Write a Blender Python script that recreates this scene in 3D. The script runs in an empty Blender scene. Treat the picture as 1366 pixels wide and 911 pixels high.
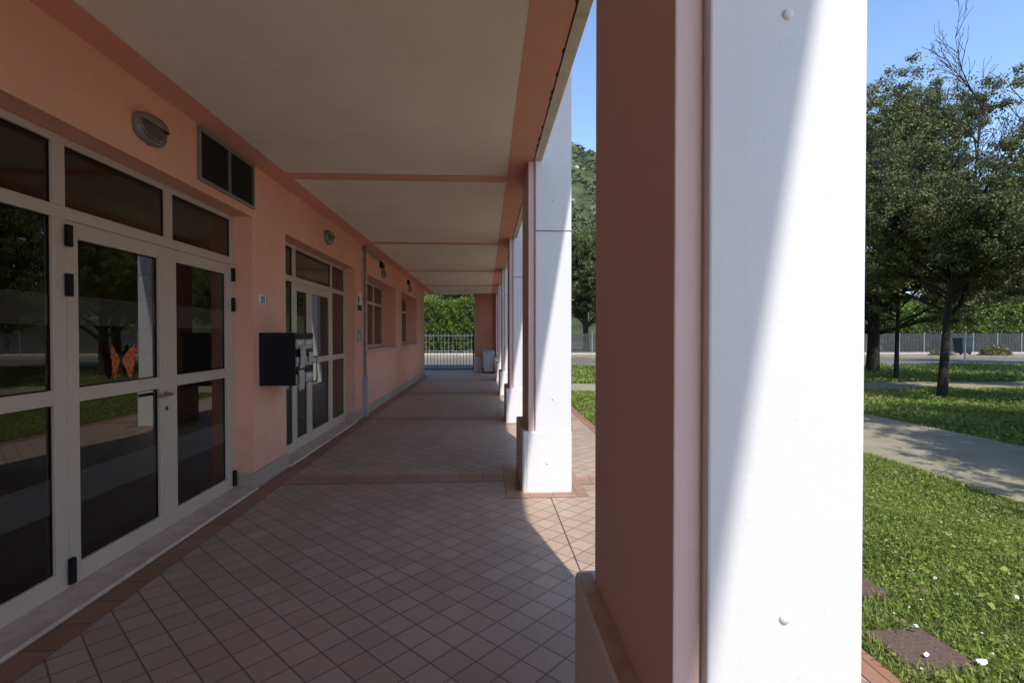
import bpy, bmesh, math, random
import numpy as np
from mathutils import Vector, Matrix, Euler

random.seed(7)
rng = np.random.default_rng(7)
SC = bpy.context.scene
COL = SC.collection
PI = math.pi

# ------------------------------------------------------------------ helpers
def tag(o, label=None, cat=None, group=None, kind=None):
    if label: o['label'] = label
    if cat: o['category'] = cat
    if group: o['group'] = group
    if kind: o['kind'] = kind
    return o

def empty(name, loc=(0, 0, 0), rz=0.0, label=None, cat=None, group=None):
    o = bpy.data.objects.new(name, None)
    o.empty_display_size = 0.2
    COL.objects.link(o)
    o.location = loc
    o.rotation_euler = (0, 0, rz)
    return tag(o, label, cat, group)

class MB:
    """collects boxes, tubes, lathes, prisms into ONE mesh"""
    def __init__(s):
        s.v = []; s.f = []; s.m = []; s.smooth = []
    def add(s, verts, faces, mi=0, sm=False):
        n = len(s.v)
        s.v += [tuple(p) for p in verts]
        for f in faces:
            s.f.append(tuple(i + n for i in f)); s.m.append(mi); s.smooth.append(sm)
        return s
    def box(s, x0, x1, y0, y1, z0, z1, mi=0, bev=0.0):
        if bev > 0:
            bm = bmesh.new()
            bmesh.ops.create_cube(bm, size=1.0)
            for v in bm.verts:
                v.co = Vector(((x0 + x1) / 2 + v.co.x * (x1 - x0), (y0 + y1) / 2 + v.co.y * (y1 - y0), (z0 + z1) / 2 + v.co.z * (z1 - z0)))
            bmesh.ops.bevel(bm, geom=list(bm.edges), offset=bev, segments=2, profile=0.5, affect='EDGES')
            bm.verts.index_update()
            s.add([v.co for v in bm.verts], [[v.index for v in f.verts] for f in bm.faces], mi)
            bm.free()
            return s
        V = [(x0, y0, z0), (x1, y0, z0), (x1, y1, z0), (x0, y1, z0), (x0, y0, z1), (x1, y0, z1), (x1, y1, z1), (x0, y1, z1)]
        F = [(0, 3, 2, 1), (4, 5, 6, 7), (0, 1, 5, 4), (1, 2, 6, 5), (2, 3, 7, 6), (3, 0, 4, 7)]
        return s.add(V, F, mi)
    def tube(s, pts, radii, n=8, mi=0, caps=True):
        pts = [Vector(p) for p in pts]
        if not hasattr(radii, '__len__'): radii = [radii] * len(pts)
        V = []; F = []
        up = Vector((0, 0, 1))
        prev = None
        for i, p in enumerate(pts):
            d = (pts[min(i + 1, len(pts) - 1)] - pts[max(i - 1, 0)])
            if d.length < 1e-9: d = Vector((0, 0, 1))
            d.normalize()
            if prev is None:
                a = d.cross(Vector((1, 0, 0)) if abs(d.x) < 0.8 else up); a.normalize()
            else:
                a = prev - d * prev.dot(d)
                if a.length < 1e-6: a = d.cross(Vector((1, 0, 0)))
                a.normalize()
            prev = a
            b = d.cross(a)
            for k in range(n):
                t = 2 * PI * k / n
                V.append(p + (a * math.cos(t) + b * math.sin(t)) * radii[i])
        for i in range(len(pts) - 1):
            for k in range(n):
                k2 = (k + 1) % n
                F.append((i * n + k, i * n + k2, (i + 1) * n + k2, (i + 1) * n + k))
        s.add(V, F, mi, True)
        if caps:
            s.add(V[:n], [tuple(reversed(range(n)))], mi)
            s.add(V[-n:], [tuple(range(n))], mi)
        return s
    def prism(s, poly, z0, z1, mi=0):
        n = len(poly)
        V = [(x, y, z0) for x, y in poly] + [(x, y, z1) for x, y in poly]
        F = [tuple(reversed(range(n))), tuple(range(n, 2 * n))]
        F += [(i, (i + 1) % n, n + (i + 1) % n, n + i) for i in range(n)]
        return s.add(V, F, mi)
    def quad(s, a, b, c, d, mi=0):
        return s.add([a, b, c, d], [(0, 1, 2, 3)], mi)
    def sheet(s, x0, x1, y0, y1, z, mi=0):
        return s.quad((x0, y0, z), (x1, y0, z), (x1, y1, z), (x0, y1, z), mi)
    def dome(s, c, r, axis, n=14, rings=5, mi=0, flat=0.5):
        c = Vector(c); axis = Vector(axis).normalized()
        a = axis.cross(Vector((0.3, 0.5, 0.8))).normalized(); b = axis.cross(a)
        V = []; F = []
        for i in range(rings):
            t = (PI / 2) * i / rings
            for k in range(n):
                q = 2 * PI * k / n
                V.append(c + (a * math.cos(q) + b * math.sin(q)) * (r * math.cos(t)) + axis * (r * flat * math.sin(t)))
        V.append(c + axis * r * flat)
        for i in range(rings - 1):
            for k in range(n):
                k2 = (k + 1) % n
                F.append((i * n + k, i * n + k2, (i + 1) * n + k2, (i + 1) * n + k))
        for k in range(n):
            F.append(((rings - 1) * n + k, (rings - 1) * n + (k + 1) % n, len(V) - 1))
        return s.add(V, F, mi, True)
    def build(s, name, mats, parent=None, loc=None, label=None, cat=None, group=None, kind=None):
        me = bpy.data.meshes.new(name)
        me.from_pydata(s.v, [], s.f)
        if not isinstance(mats, (list, tuple)): mats = [mats]
        for m in mats: me.materials.append(m)
        me.polygons.foreach_set('material_index', s.m)
        me.polygons.foreach_set('use_smooth', s.smooth)
        me.update()
        o = bpy.data.objects.new(name, me)
        COL.objects.link(o)
        if parent is not None: o.parent = parent
        if loc is not None: o.location = loc
        return tag(o, label, cat, group, kind)

def np_mesh(name, verts, faces, mat, parent=None):
    """fast mesh from numpy arrays (faces Nx3 or Nx4)"""
    me = bpy.data.meshes.new(name)
    nv, nf, k = len(verts), len(faces), faces.shape[1]
    me.vertices.add(nv); me.vertices.foreach_set('co', np.asarray(verts, np.float32).ravel())
    me.loops.add(nf * k); me.loops.foreach_set('vertex_index', np.asarray(faces, np.int32).ravel())
    me.polygons.add(nf)
    me.polygons.foreach_set('loop_start', np.arange(0, nf * k, k, dtype=np.int32))
    me.polygons.foreach_set('loop_total', np.full(nf, k, np.int32))
    me.update(calc_edges=True)
    me.materials.append(mat)
    o = bpy.data.objects.new(name, me)
    COL.objects.link(o)
    if parent is not None: o.parent = parent
    return o

def copy_tree(o, parent=None):
    c = o.copy(); COL.objects.link(c)
    if parent is not None: c.parent = parent
    for ch in [x for x in SC.objects if x.parent == o]:
        copy_tree(ch, c)
    return c

# ------------------------------------------------------------------ materials
def new_mat(name):
    m = bpy.data.materials.new(name); m.use_nodes = True
    nt = m.node_tree
    for n in list(nt.nodes): nt.nodes.remove(n)
    out = nt.nodes.new('ShaderNodeOutputMaterial')
    return m, nt, out

def N(nt, t, **kw):
    n = nt.nodes.new(t)
    for k, v in kw.items():
        if k.startswith('i_'):
            key = k[2:]
            key = int(key) if key.isdigit() else key.replace('_', ' ')
            n.inputs[key].default_value = v
        else: setattr(n, k, v)
    return n

def c4(c): return (c[0], c[1], c[2], 1.0)

def mix_col(nt, fac, a, b):
    n = nt.nodes.new('ShaderNodeMix'); n.data_type = 'RGBA'
    for sock, v in ((n.inputs[0], fac), (n.inputs[6], a), (n.inputs[7], b)):
        if isinstance(v, bpy.types.NodeSocket): nt.links.new(v, sock)
        elif isinstance(v, (int, float)): sock.default_value = v
        else: sock.default_value = c4(v)
    return n.outputs[2]

def ramp(nt, src, p0, p1, c0=(0, 0, 0), c1=(1, 1, 1)):
    r = nt.nodes.new('ShaderNodeValToRGB')
    r.color_ramp.elements[0].position = p0; r.color_ramp.elements[1].position = p1
    r.color_ramp.elements[0].color = c4(c0); r.color_ramp.elements[1].color = c4(c1)
    nt.links.new(src, r.inputs[0]); return r.outputs[0]

def noise(nt, vec, scale, detail=4, rough=0.6):
    n = N(nt, 'ShaderNodeTexNoise'); n.inputs['Scale'].default_value = scale
    n.inputs['Detail'].default_value = detail; n.inputs['Roughness'].default_value = rough
    nt.links.new(vec, n.inputs['Vector']); return n.outputs[0]

def pos(nt): return N(nt, 'ShaderNodeNewGeometry').outputs['Position']
def objco(nt): return N(nt, 'ShaderNodeTexCoord').outputs['Object']

def principled(nt, out, col, rough=0.6, metal=0.0, spec=0.5, bump=None, bstr=0.2, bdist=0.01):
    p = N(nt, 'ShaderNodeBsdfPrincipled')
    for sock, v in (('Base Color', col), ('Roughness', rough)):
        if isinstance(v, bpy.types.NodeSocket): nt.links.new(v, p.inputs[sock])
        elif isinstance(v, (int, float)): p.inputs[sock].default_value = v
        else: p.inputs[sock].default_value = c4(v)
    p.inputs['Metallic'].default_value = metal
    p.inputs['Specular IOR Level'].default_value = spec
    if bump is not None:
        b = N(nt, 'ShaderNodeBump'); b.inputs['Strength'].default_value = bstr; b.inputs['Distance'].default_value = bdist
        nt.links.new(bump, b.inputs['Height']); nt.links.new(b.outputs[0], p.inputs['Normal'])
    if out is not None: nt.links.new(p.outputs[0], out.inputs[0])
    return p

def plain(name, col, rough=0.5, metal=0.0, spec=0.5, var=0.12, scale=6.0, bump=0.0, bscale=60.0, obj=False, stain=None, stain_scale=1.2):
    m, nt, out = new_mat(name)
    v = objco(nt) if obj else pos(nt)
    n = noise(nt, v, scale)
    lo = [c * (1 - var) for c in col]; hi = [min(1, c * (1 + var)) for c in col]
    c = mix_col(nt, ramp(nt, n, 0.3, 0.7), lo, hi)
    if stain is not None:
        n2 = noise(nt, v, stain_scale, 8, 0.72)
        c = mix_col(nt, ramp(nt, n2, 0.56, 0.74), c, stain)
    b = noise(nt, v, bscale, 5) if bump > 0 else None
    principled(nt, out, c, rough, metal, spec, b, bump, 0.004)
    return m

def painted(name, col, rough, spec, blotch, streak=0.0, foot=None, bump=0.35, bscale=220, crack=0.0):
    """paint on plaster or sheet: roller texture, blotches, rain streaks, scuffs near the foot"""
    m, nt, out = new_mat(name)
    p = pos(nt)
    n1 = noise(nt, p, 0.8, 6, 0.6); n2 = noise(nt, p, 5.0, 6, 0.7)
    c = mix_col(nt, ramp(nt, n1, 0.3, 0.7), [x * (1 - blotch) for x in col], [min(1, x * (1 + blotch * .6)) for x in col])
    c = mix_col(nt, ramp(nt, n2, 0.45, 0.75), c, mix_col(nt, blotch * 1.4, c, (0.25, 0.19, 0.15)))
    if streak > 0:
        mp = N(nt, 'ShaderNodeMapping'); mp.inputs['Scale'].default_value = (9, 9, 0.35); nt.links.new(p, mp.inputs[0])
        n3 = noise(nt, mp.outputs[0], 1.6, 5, 0.65)
        k = N(nt, 'ShaderNodeMath', operation='MULTIPLY'); nt.links.new(ramp(nt, n3, 0.52, 0.78), k.inputs[0]); k.inputs[1].default_value = streak
        c = mix_col(nt, k.outputs[0], c, (0.33, 0.29, 0.25))
    n5 = noise(nt, p, 38.0, 3, 0.8)
    k = N(nt, 'ShaderNodeMath', operation='MULTIPLY'); nt.links.new(ramp(nt, n5, 0.68, 0.73), k.inputs[0]); k.inputs[1].default_value = 0.28
    c = mix_col(nt, k.outputs[0], c, [x * .7 for x in col])
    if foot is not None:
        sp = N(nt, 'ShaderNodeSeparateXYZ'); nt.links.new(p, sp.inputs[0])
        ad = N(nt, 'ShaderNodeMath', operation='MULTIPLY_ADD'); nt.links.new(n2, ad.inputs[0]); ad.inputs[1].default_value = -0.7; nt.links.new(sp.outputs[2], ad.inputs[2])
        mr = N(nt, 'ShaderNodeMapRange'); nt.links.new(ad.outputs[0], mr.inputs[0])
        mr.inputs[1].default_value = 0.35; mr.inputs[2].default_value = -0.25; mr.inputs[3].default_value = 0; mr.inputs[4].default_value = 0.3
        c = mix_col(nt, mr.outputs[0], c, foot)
    b = noise(nt, p, bscale, 4)
    b2 = noise(nt, p, 14, 3)
    ad = N(nt, 'ShaderNodeMath', operation='MULTIPLY_ADD'); nt.links.new(b2, ad.inputs[0]); ad.inputs[1].default_value = 1.5; nt.links.new(b, ad.inputs[2])
    principled(nt, out, c, rough, 0, spec, ad.outputs[0], bump, 0.004)
    return m

M = {}
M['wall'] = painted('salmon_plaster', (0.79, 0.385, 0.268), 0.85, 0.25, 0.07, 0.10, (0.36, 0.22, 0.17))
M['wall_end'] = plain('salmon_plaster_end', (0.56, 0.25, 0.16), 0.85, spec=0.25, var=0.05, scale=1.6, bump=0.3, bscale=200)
M['col_pink'] = painted('column_paint', (0.70, 0.505, 0.465), 0.55, 0.35, 0.05, 0.08, None, 0.35, 160)
M['white'] = painted('white_cladding', (0.68, 0.68, 0.69), 0.42, 0.4, 0.025, 0.10, None, 0.15, 90)
M['base_white'] = painted('base_cladding', (0.70, 0.69, 0.685), 0.5, 0.4, 0.03, 0.06, None, 0.15, 90)
M['cap_stone'] = plain('cap_stone', (0.46, 0.37, 0.32), 0.75, var=0.15, scale=18, bump=0.3, bscale=120)
M['ceiling'] = painted('cream_ceiling', (0.88, 0.75, 0.645), 0.9, 0.2, 0.06, 0.0, None, 0.3, 200)
M['band_pink'] = painted('ceiling_band_paint', (0.77, 0.36, 0.26), 0.85, 0.25, 0.07, 0.0, None, 0.3, 200)
M['board'] = plain('fascia_board', (0.66, 0.57, 0.47), 0.7, var=0.1, scale=7, bump=0.15, bscale=80, stain=(0.42, 0.33, 0.25), stain_scale=5)
M['frame'] = plain('painted_aluminium', (0.51, 0.40, 0.32), 0.4, spec=0.5, var=0.03, scale=4)
M['black'] = plain('black_plastic', (0.008, 0.008, 0.009), 0.6, spec=0.2, var=0.1)
M['black_metal'] = plain('black_sheet_metal', (0.006, 0.006, 0.009), 0.5, spec=0.3, var=0.1)
M['dark_joint'] = plain('dark_joint', (0.03, 0.025, 0.02), 0.9, var=0.2)
M['chrome'] = plain('brushed_metal', (0.35, 0.32, 0.29), 0.3, metal=1.0, var=0.1)
M['plinth'] = plain('grey_granite', (0.37, 0.275, 0.205), 0.6, var=0.35, scale=160, bump=0.1)
M['marble'] = plain('travertine_threshold', (0.56, 0.43, 0.33), 0.5, var=0.16, scale=9, stain=(0.36, 0.27, 0.20), stain_scale=6)
M['sill'] = plain('stone_sill', (0.42, 0.36, 0.30), 0.6, var=0.15, scale=12)
M['interior'] = plain('interior_plaster', (0.55, 0.45, 0.34), 0.9, var=0.1)
M['grey_pipe'] = plain('grey_conduit', (0.20, 0.19, 0.18), 0.45, var=0.12)
M['guard'] = plain('grey_pipe_guard', (0.30, 0.32, 0.36), 0.45, var=0.1)
M['lamp_body'] = plain('lamp_grey_plastic', (0.19, 0.165, 0.15), 0.4, var=0.12, scale=20, obj=True)
M['paper'] = plain('paper', (0.72, 0.70, 0.66), 0.8, var=0.1, scale=30)
M['flyer_pale'] = plain('pale_flyer', (0.40, 0.375, 0.34), 0.7, var=0.25, scale=70)
M['label_grey'] = plain('label_card', (0.52, 0.50, 0.47), 0.6, var=0.15, scale=60)
M['slot_white'] = plain('slot_flap', (0.33, 0.30, 0.275), 0.45, var=0.08, scale=30)
M['flyer_col'] = plain('printed_flyer', (0.40, 0.33, 0.25), 0.6, var=0.45, scale=45, stain=(0.42, 0.14, 0.08), stain_scale=40)
M['steel_panel'] = plain('intercom_steel', (0.36, 0.34, 0.32), 0.4, metal=0.6, var=0.1)
M['gate'] = plain('gate_grey_paint', (0.055, 0.055, 0.06), 0.5, var=0.1)
M['fence'] = plain('street_fence_paint', (0.05, 0.049, 0.051), 0.6, var=0.15, scale=3)
M['fence_post'] = plain('fence_post_paint', (0.22, 0.22, 0.225), 0.5, var=0.1)
M['concrete'] = plain('concrete', (0.42, 0.40, 0.36), 0.9, var=0.15, scale=4, bump=0.3, bscale=60)
M['bounce_ground'] = plain('pale_bounce_ground', (0.60, 0.52, 0.44), 0.85, var=0.12, scale=1.5)  # pale so the added sheets behind the camera bounce sunlight
M['bin_body'] = plain('bin_plastic_grey', (0.50, 0.515, 0.53), 0.45, var=0.05, obj=True)
M['bin_lid'] = plain('bin_lid_blue', (0.22, 0.33, 0.38), 0.4, var=0.08, obj=True)
M['dumpster'] = plain('bin_dark_green', (0.02, 0.03, 0.035), 0.5, var=0.1)
M['manhole'] = plain('rusty_iron', (0.115, 0.072, 0.055), 0.75, var=0.3, scale=40, bump=0.5, bscale=140, stain=(0.16, 0.10, 0.07), stain_scale=14)
M['ochre'] = plain('ochre_render', (0.60, 0.40, 0.16), 0.9, var=0.08)
M['rooftile'] = plain('roof_tiles', (0.50, 0.20, 0.10), 0.85, var=0.25, scale=5)
M['pole'] = plain('galvanised_pole', (0.40, 0.41, 0.42), 0.45, var=0.1)
M['bark'] = plain('bark', (0.022, 0.017, 0.013), 0.95, var=0.4, scale=14, bump=0.7, bscale=40, obj=True)
M['twig'] = plain('dry_twig', (0.085, 0.07, 0.055), 0.9, var=0.3, scale=10, obj=True)
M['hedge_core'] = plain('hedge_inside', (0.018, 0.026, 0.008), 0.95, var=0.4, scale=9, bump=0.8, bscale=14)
M['grille'] = plain('brown_grille', (0.045, 0.032, 0.024), 0.6, var=0.2)
M['daisy'] = plain('daisy_petal', (0.78, 0.78, 0.74), 0.7, var=0.05)
M['butterfly'] = plain('butterfly_wing', (0.50, 0.11, 0.025), 0.6, var=0.3, scale=40, stain=(0.06, 0.012, 0.006), stain_scale=22)
M['ink'] = plain('black_ink', (0.015, 0.015, 0.015), 0.7, var=0.05)
M['earth'] = plain('dry_verge_earth', (0.23, 0.18, 0.125), 0.95, var=0.25, scale=1.5, bump=0.4, bscale=12, stain=(0.10, 0.12, 0.05), stain_scale=0.8)

def leaf_material(name, dark, light, trans=0.25, rough=0.5, spec=0.4, dry=None):
    m, nt, out = new_mat(name)
    g = N(nt, 'ShaderNodeNewGeometry')
    c = mix_col(nt, g.outputs['Random Per Island'], dark, light)
    n = noise(nt, objco(nt), 0.9, 3)
    c = mix_col(nt, ramp(nt, n, 0.35, 0.65), c, mix_col(nt, 0.5, c, light))
    if dry is not None:
        n4 = noise(nt, objco(nt), 2.6, 5, 0.7)
        c = mix_col(nt, ramp(nt, n4, 0.50, 0.72), c, mix_col(nt, 0.5, c, (0.30, 0.30, 0.10)))
        n6 = noise(nt, objco(nt), 4.1, 4, 0.6)
        c = mix_col(nt, ramp(nt, n6, 0.55, 0.75), c, mix_col(nt, 0.6, c, (0.025, 0.075, 0.02)))
        w = N(nt, 'ShaderNodeTexWhiteNoise', noise_dimensions='1D')
        nt.links.new(g.outputs['Random Per Island'], w.inputs['W'])
        c = mix_col(nt, ramp(nt, w.outputs[0], 0.86, 0.9), c, dry)
    p = principled(nt, None, c, rough, 0, spec)
    t = N(nt, 'ShaderNodeBsdfTranslucent'); nt.links.new(c, t.inputs[0])
    mx = N(nt, 'ShaderNodeMixShader'); mx.inputs[0].default_value = trans
    nt.links.new(p.outputs[0], mx.inputs[1]); nt.links.new(t.outputs[0], mx.inputs[2])
    nt.links.new(mx.outputs[0], out.inputs[0])
    return m
M['oak_leaf'] = leaf_material('oak_leaf', (0.032, 0.045, 0.015), (0.185, 0.205, 0.078), 0.24, 0.65, 0.25)
M['green_leaf'] = leaf_material('green_leaf', (0.048, 0.075, 0.020), (0.18, 0.23, 0.07), 0.3, 0.65, 0.25)
M['hedge_leaf'] = leaf_material('hedge_leaf', (0.026, 0.050, 0.008), (0.20, 0.29, 0.04), 0.28)
M['grass'] = leaf_material('grass_leaf', (0.065, 0.125, 0.016), (0.33, 0.415, 0.085), 0.42, 0.55, 0.3, dry=(0.26, 0.22, 0.09))
M['weed'] = leaf_material('weed_leaf', (0.08, 0.085, 0.03), (0.20, 0.19, 0.08), 0.3)
M['scrub'] = leaf_material('scrub_leaf', (0.042, 0.062, 0.028), (0.12, 0.145, 0.065), 0.1)

def glass_material(name, ior, tint, rough=0.0, film=None):
    m, nt, out = new_mat(name)
    fr = N(nt, 'ShaderNodeFresnel'); fr.inputs[0].default_value = ior
    tr = N(nt, 'ShaderNodeBsdfTransparent'); tr.inputs[0].default_value = c4(tint)
    base = tr.outputs[0]
    if film is not None:
        d = N(nt, 'ShaderNodeBsdfDiffuse'); d.inputs[0].default_value = c4(film)
        mm = N(nt, 'ShaderNodeMixShader'); mm.inputs[0].default_value = 0.3
        nt.links.new(base, mm.inputs[1]); nt.links.new(d.outputs[0], mm.inputs[2]); base = mm.outputs[0]
    gl = N(nt, 'ShaderNodeBsdfGlossy'); gl.inputs['Roughness'].default_value = rough
    gl.inputs[0].default_value = (0.95, 0.93, 0.9, 1)
    mx = N(nt, 'ShaderNodeMixShader')
    nt.links.new(fr.outputs[0], mx.inputs[0]); nt.links.new(base, mx.inputs[1]); nt.links.new(gl.outputs[0], mx.inputs[2])
    nt.links.new(mx.outputs[0], out.inputs[0])
    return m
M['glass'] = glass_material('tinted_glass', 1.8, (0.60, 0.54, 0.45))
M['film'] = glass_material('frosted_film_glass', 1.8, (0.3, 0.28, 0.25), 0.0, film=(0.16, 0.14, 0.12))
M['lens'] = plain('ribbed_lens', (0.085, 0.078, 0.07), 0.15, spec=0.6, var=0.5, scale=45, bump=0.5, bscale=70, obj=True)

# tiles laid at 45 degrees
def tile_material(name, pitch, ang, ox, oy, cols, grout, gw, rough=(0.42, 0.6), swap=False):
    m, nt, out = new_mat(name)
    p = pos(nt)
    mp = N(nt, 'ShaderNodeMapping', vector_type='TEXTURE')
    mp.inputs['Location'].default_value = (ox, oy, 0)
    mp.inputs['Rotation'].default_value = (0, 0, ang)
    px, py = pitch if isinstance(pitch, tuple) else (pitch, pitch)
    mp.inputs['Scale'].default_value = (px, py, 1)
    nt.links.new(p, mp.inputs[0])
    sep = N(nt, 'ShaderNodeSeparateXYZ'); nt.links.new(mp.outputs[0], sep.inputs[0])
    def edge(sock, w):
        fr = N(nt, 'ShaderNodeMath', operation='FRACT'); nt.links.new(sock, fr.inputs[0])
        s = N(nt, 'ShaderNodeMath', operation='SUBTRACT'); nt.links.new(fr.outputs[0], s.inputs[0]); s.inputs[1].default_value = 0.5
        a = N(nt, 'ShaderNodeMath', operation='ABSOLUTE'); nt.links.new(s.outputs[0], a.inputs[0])
        mr = N(nt, 'ShaderNodeMapRange'); nt.links.new(a.outputs[0], mr.inputs[0])
        mr.inputs[1].default_value = 0.5 - w; mr.inputs[2].default_value = 0.5 - w * 0.45
        return mr.outputs[0]
    mx = N(nt, 'ShaderNodeMath', operation='MAXIMUM')
    nt.links.new(edge(sep.outputs[0], gw / px), mx.inputs[0]); nt.links.new(edge(sep.outputs[1], gw / py), mx.inputs[1])
    fl = N(nt, 'ShaderNodeVectorMath', operation='FLOOR'); nt.links.new(mp.outputs[0], fl.inputs[0])
    wn = N(nt, 'ShaderNodeTexWhiteNoise', noise_dimensions='2D'); nt.links.new(fl.outputs[0], wn.inputs[0])
    c = mix_col(nt, wn.outputs[0], cols[0], cols[1])
    n1 = noise(nt, p, 26, 6, 0.7)
    c = mix_col(nt, ramp(nt, n1, 0.35, 0.75), c, mix_col(nt, 0.35, c, cols[2]))
    n2 = noise(nt, p, 1.1, 5, 0.65)
    c = mix_col(nt, ramp(nt, n2, 0.42, 0.72), c, mix_col(nt, 0.22, c, (0.2, 0.15, 0.12)))
    c = mix_col(nt, mx.outputs[0], c, grout)
    r = N(nt, 'ShaderNodeMapRange'); nt.links.new(n1, r.inputs[0]); r.inputs[3].default_value = rough[0]; r.inputs[4].default_value = rough[1]
    inv = N(nt, 'ShaderNodeMath', operation='SUBTRACT'); inv.inputs[0].default_value = 1.0; nt.links.new(mx.outputs[0], inv.inputs[1])
    ad = N(nt, 'ShaderNodeMath', operation='MULTIPLY_ADD'); nt.links.new(n1, ad.inputs[0]); ad.inputs[1].default_value = 0.12; nt.links.new(inv.outputs[0], ad.inputs[2])
    principled(nt, out, c, r.outputs[0], 0, 0.4, ad.outputs[0], 0.5, 0.003)
    return m
PITCH = 0.1514
M['tiles'] = tile_material('diagonal_floor_tiles', PITCH, PI / 4, -0.798, 3.115,
                           ((0.37, 0.268, 0.195), (0.445, 0.33, 0.248), (0.30, 0.212, 0.155)), (0.16, 0.112, 0.082), 0.0054)
M['redtiles'] = tile_material('terracotta_border', (0.155, 0.23), 0, -2.09, 0.02,
                              ((0.275, 0.130, 0.075), (0.34, 0.175, 0.108), (0.22, 0.11, 0.068)), (0.14, 0.08, 0.055), 0.006)
M['redtiles_cross'] = tile_material('terracotta_cross', (0.23, 0.155), 0, 0.19, 5.27,
                              ((0.325, 0.180, 0.115), (0.40, 0.235, 0.155), (0.27, 0.152, 0.10)), (0.19, 0.11, 0.08), 0.006)

def ground_mat(name, a, b, c3, s1, s2, rough=0.95, bump=0.4, bs=30):
    m, nt, out = new_mat(name)
    p = pos(nt)
    c = mix_col(nt, ramp(nt, noise(nt, p, s1, 6), 0.35, 0.65), a, b)
    c = mix_col(nt, ramp(nt, noise(nt, p, s2, 8, 0.7), 0.52, 0.7), c, c3)
    principled(nt, out, c, rough, 0, 0.2, noise(nt, p, bs, 6, 0.7), bump, 0.03)
    return m
M['lawn'] = ground_mat('lawn_soil', (0.055, 0.075, 0.020), (0.10, 0.125, 0.035), (0.13, 0.11, 0.055), 1.3, 6.0)
M['land'] = ground_mat('far_land', (0.06, 0.08, 0.03), (0.10, 0.11, 0.05), (0.14, 0.12, 0.07), 0.05, 0.3)
M['path'] = ground_mat('path_gravel', (0.25, 0.22, 0.15), (0.315, 0.28, 0.195), (0.20, 0.175, 0.12), 1.2, 60, 0.9, 0.35, 90)
M['asphalt'] = ground_mat('pale_asphalt', (0.125, 0.114, 0.10), (0.155, 0.142, 0.125), (0.10, 0.092, 0.08), 0.4, 30, 0.9, 0.2, 80)

def hill_mat():
    m, nt, out = new_mat('hillside')
    p = pos(nt)
    c = mix_col(nt, ramp(nt, noise(nt, p, 0.09, 6, 0.7), 0.38, 0.62), (0.045, 0.060, 0.026), (0.105, 0.118, 0.055))
    rock = ramp(nt, noise(nt, p, 0.06, 9, 0.75), 0.575, 0.66)
    c = mix_col(nt, rock, c, (0.46, 0.43, 0.38))
    principled(nt, out, c, 0.95, 0, 0.1, noise(nt, p, 0.35, 8, 0.75), 1.0, 2.0)
    return m
M['hill'] = hill_mat()

# ------------------------------------------------------------------ setting: ground, paving, lawn, paths, road
MB().sheet(-1500, 1500, -600, 1500, -0.10).build('ground', M['land'], kind='structure')
MB().sheet(-2.9, 1.70, -12, 21.75, 0.0).build('paving', M['tiles'], kind='structure')
b = MB(); b.box(1.70, 1.84, -12, 21.75, -0.08, 0.006); b.build('paving_kerb', M['redtiles'], kind='structure')
MB().sheet(-2.272, -2.092, -12, 19.2, 0.004).build('paving_border', M['redtiles'], kind='structure')

COLS = [-6.85, -2.9, 1.045, 4.88, 8.82, 12.86, 16.88, 20.45]
b = MB()
for y in COLS:
    b.sheet(-2.092, 0.19, y + 0.40, y + 0.70, 0.004)
    b.sheet(0.985, 1.70, y + 0.25, y + 0.52, 0.004)
    b.sheet(0.19, 0.985, y - 0.15, y, 0.004); b.sheet(0.19, 0.985, y + 0.95, y + 1.1, 0.004)
    b.sheet(0.19, 0.352, y, y + 0.95, 0.004); b.sheet(0.84, 0.985, y, y + 0.95, 0.004)
b.build('paving_bands', M['redtiles_cross'], kind='structure')
b = MB()
ys = [-12] + COLS + [21.7]
for i in range(len(ys) - 1):
    a0 = ys[i] + (1.1 if i > 0 else 0); a1 = ys[i + 1] - 0.15
    if a1 > a0: b.sheet(0.612, 0.619, a0, a1, 0.003)
b.build('paving_joint', M['dark_joint'], kind='structure')

# lawn with gentle unevenness
def lawn_height(x, y):
    return -0.035 + 0.02 * np.sin(x * 0.9 + 1.3) * np.sin(y * 0.7) + 0.012 * np.sin(x * 2.3 + y * 1.7)
def grid_sheet(name, x0, x1, y0, y1, nx, ny, hf, mat):
    xs = np.linspace(x0, x1, nx); yv = np.linspace(y0, y1, ny)
    X, Y = np.meshgrid(xs, yv)
    V = np.stack([X, Y, hf(X, Y)], -1).reshape(-1, 3)
    i = np.arange(nx * ny).reshape(ny, nx)
    F = np.stack([i[:-1, :-1], i[:-1, 1:], i[1:, 1:], i[1:, :-1]], -1).reshape(-1, 4)
    o = np_mesh(name, V, F, mat)
    o.data.polygons.foreach_set('use_smooth', [True] * len(F)); return o
MB().sheet(1.84, 40, -60, -1.5, 0.0).build('bounce_ground', M['bounce_ground'], kind='structure')  # added, unseen: pale sheet bouncing sunlight into the arcade and onto the columns
MB().sheet(-60, 1.84, -60, -12, 0.0).build('bounce_ground_rear', M['bounce_ground'], kind='structure')  # second added sheet, out of view past the arcade end, for warm fill
o = grid_sheet('lawn', 1.84, 75, -1.5, 25.3, 250, 150, lawn_height, M['lawn']); tag(o, kind='structure')
P1X0, P1X1, P2Y0, P2Y1 = 4.9, 7.38, 13.65, 15.75
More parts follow.
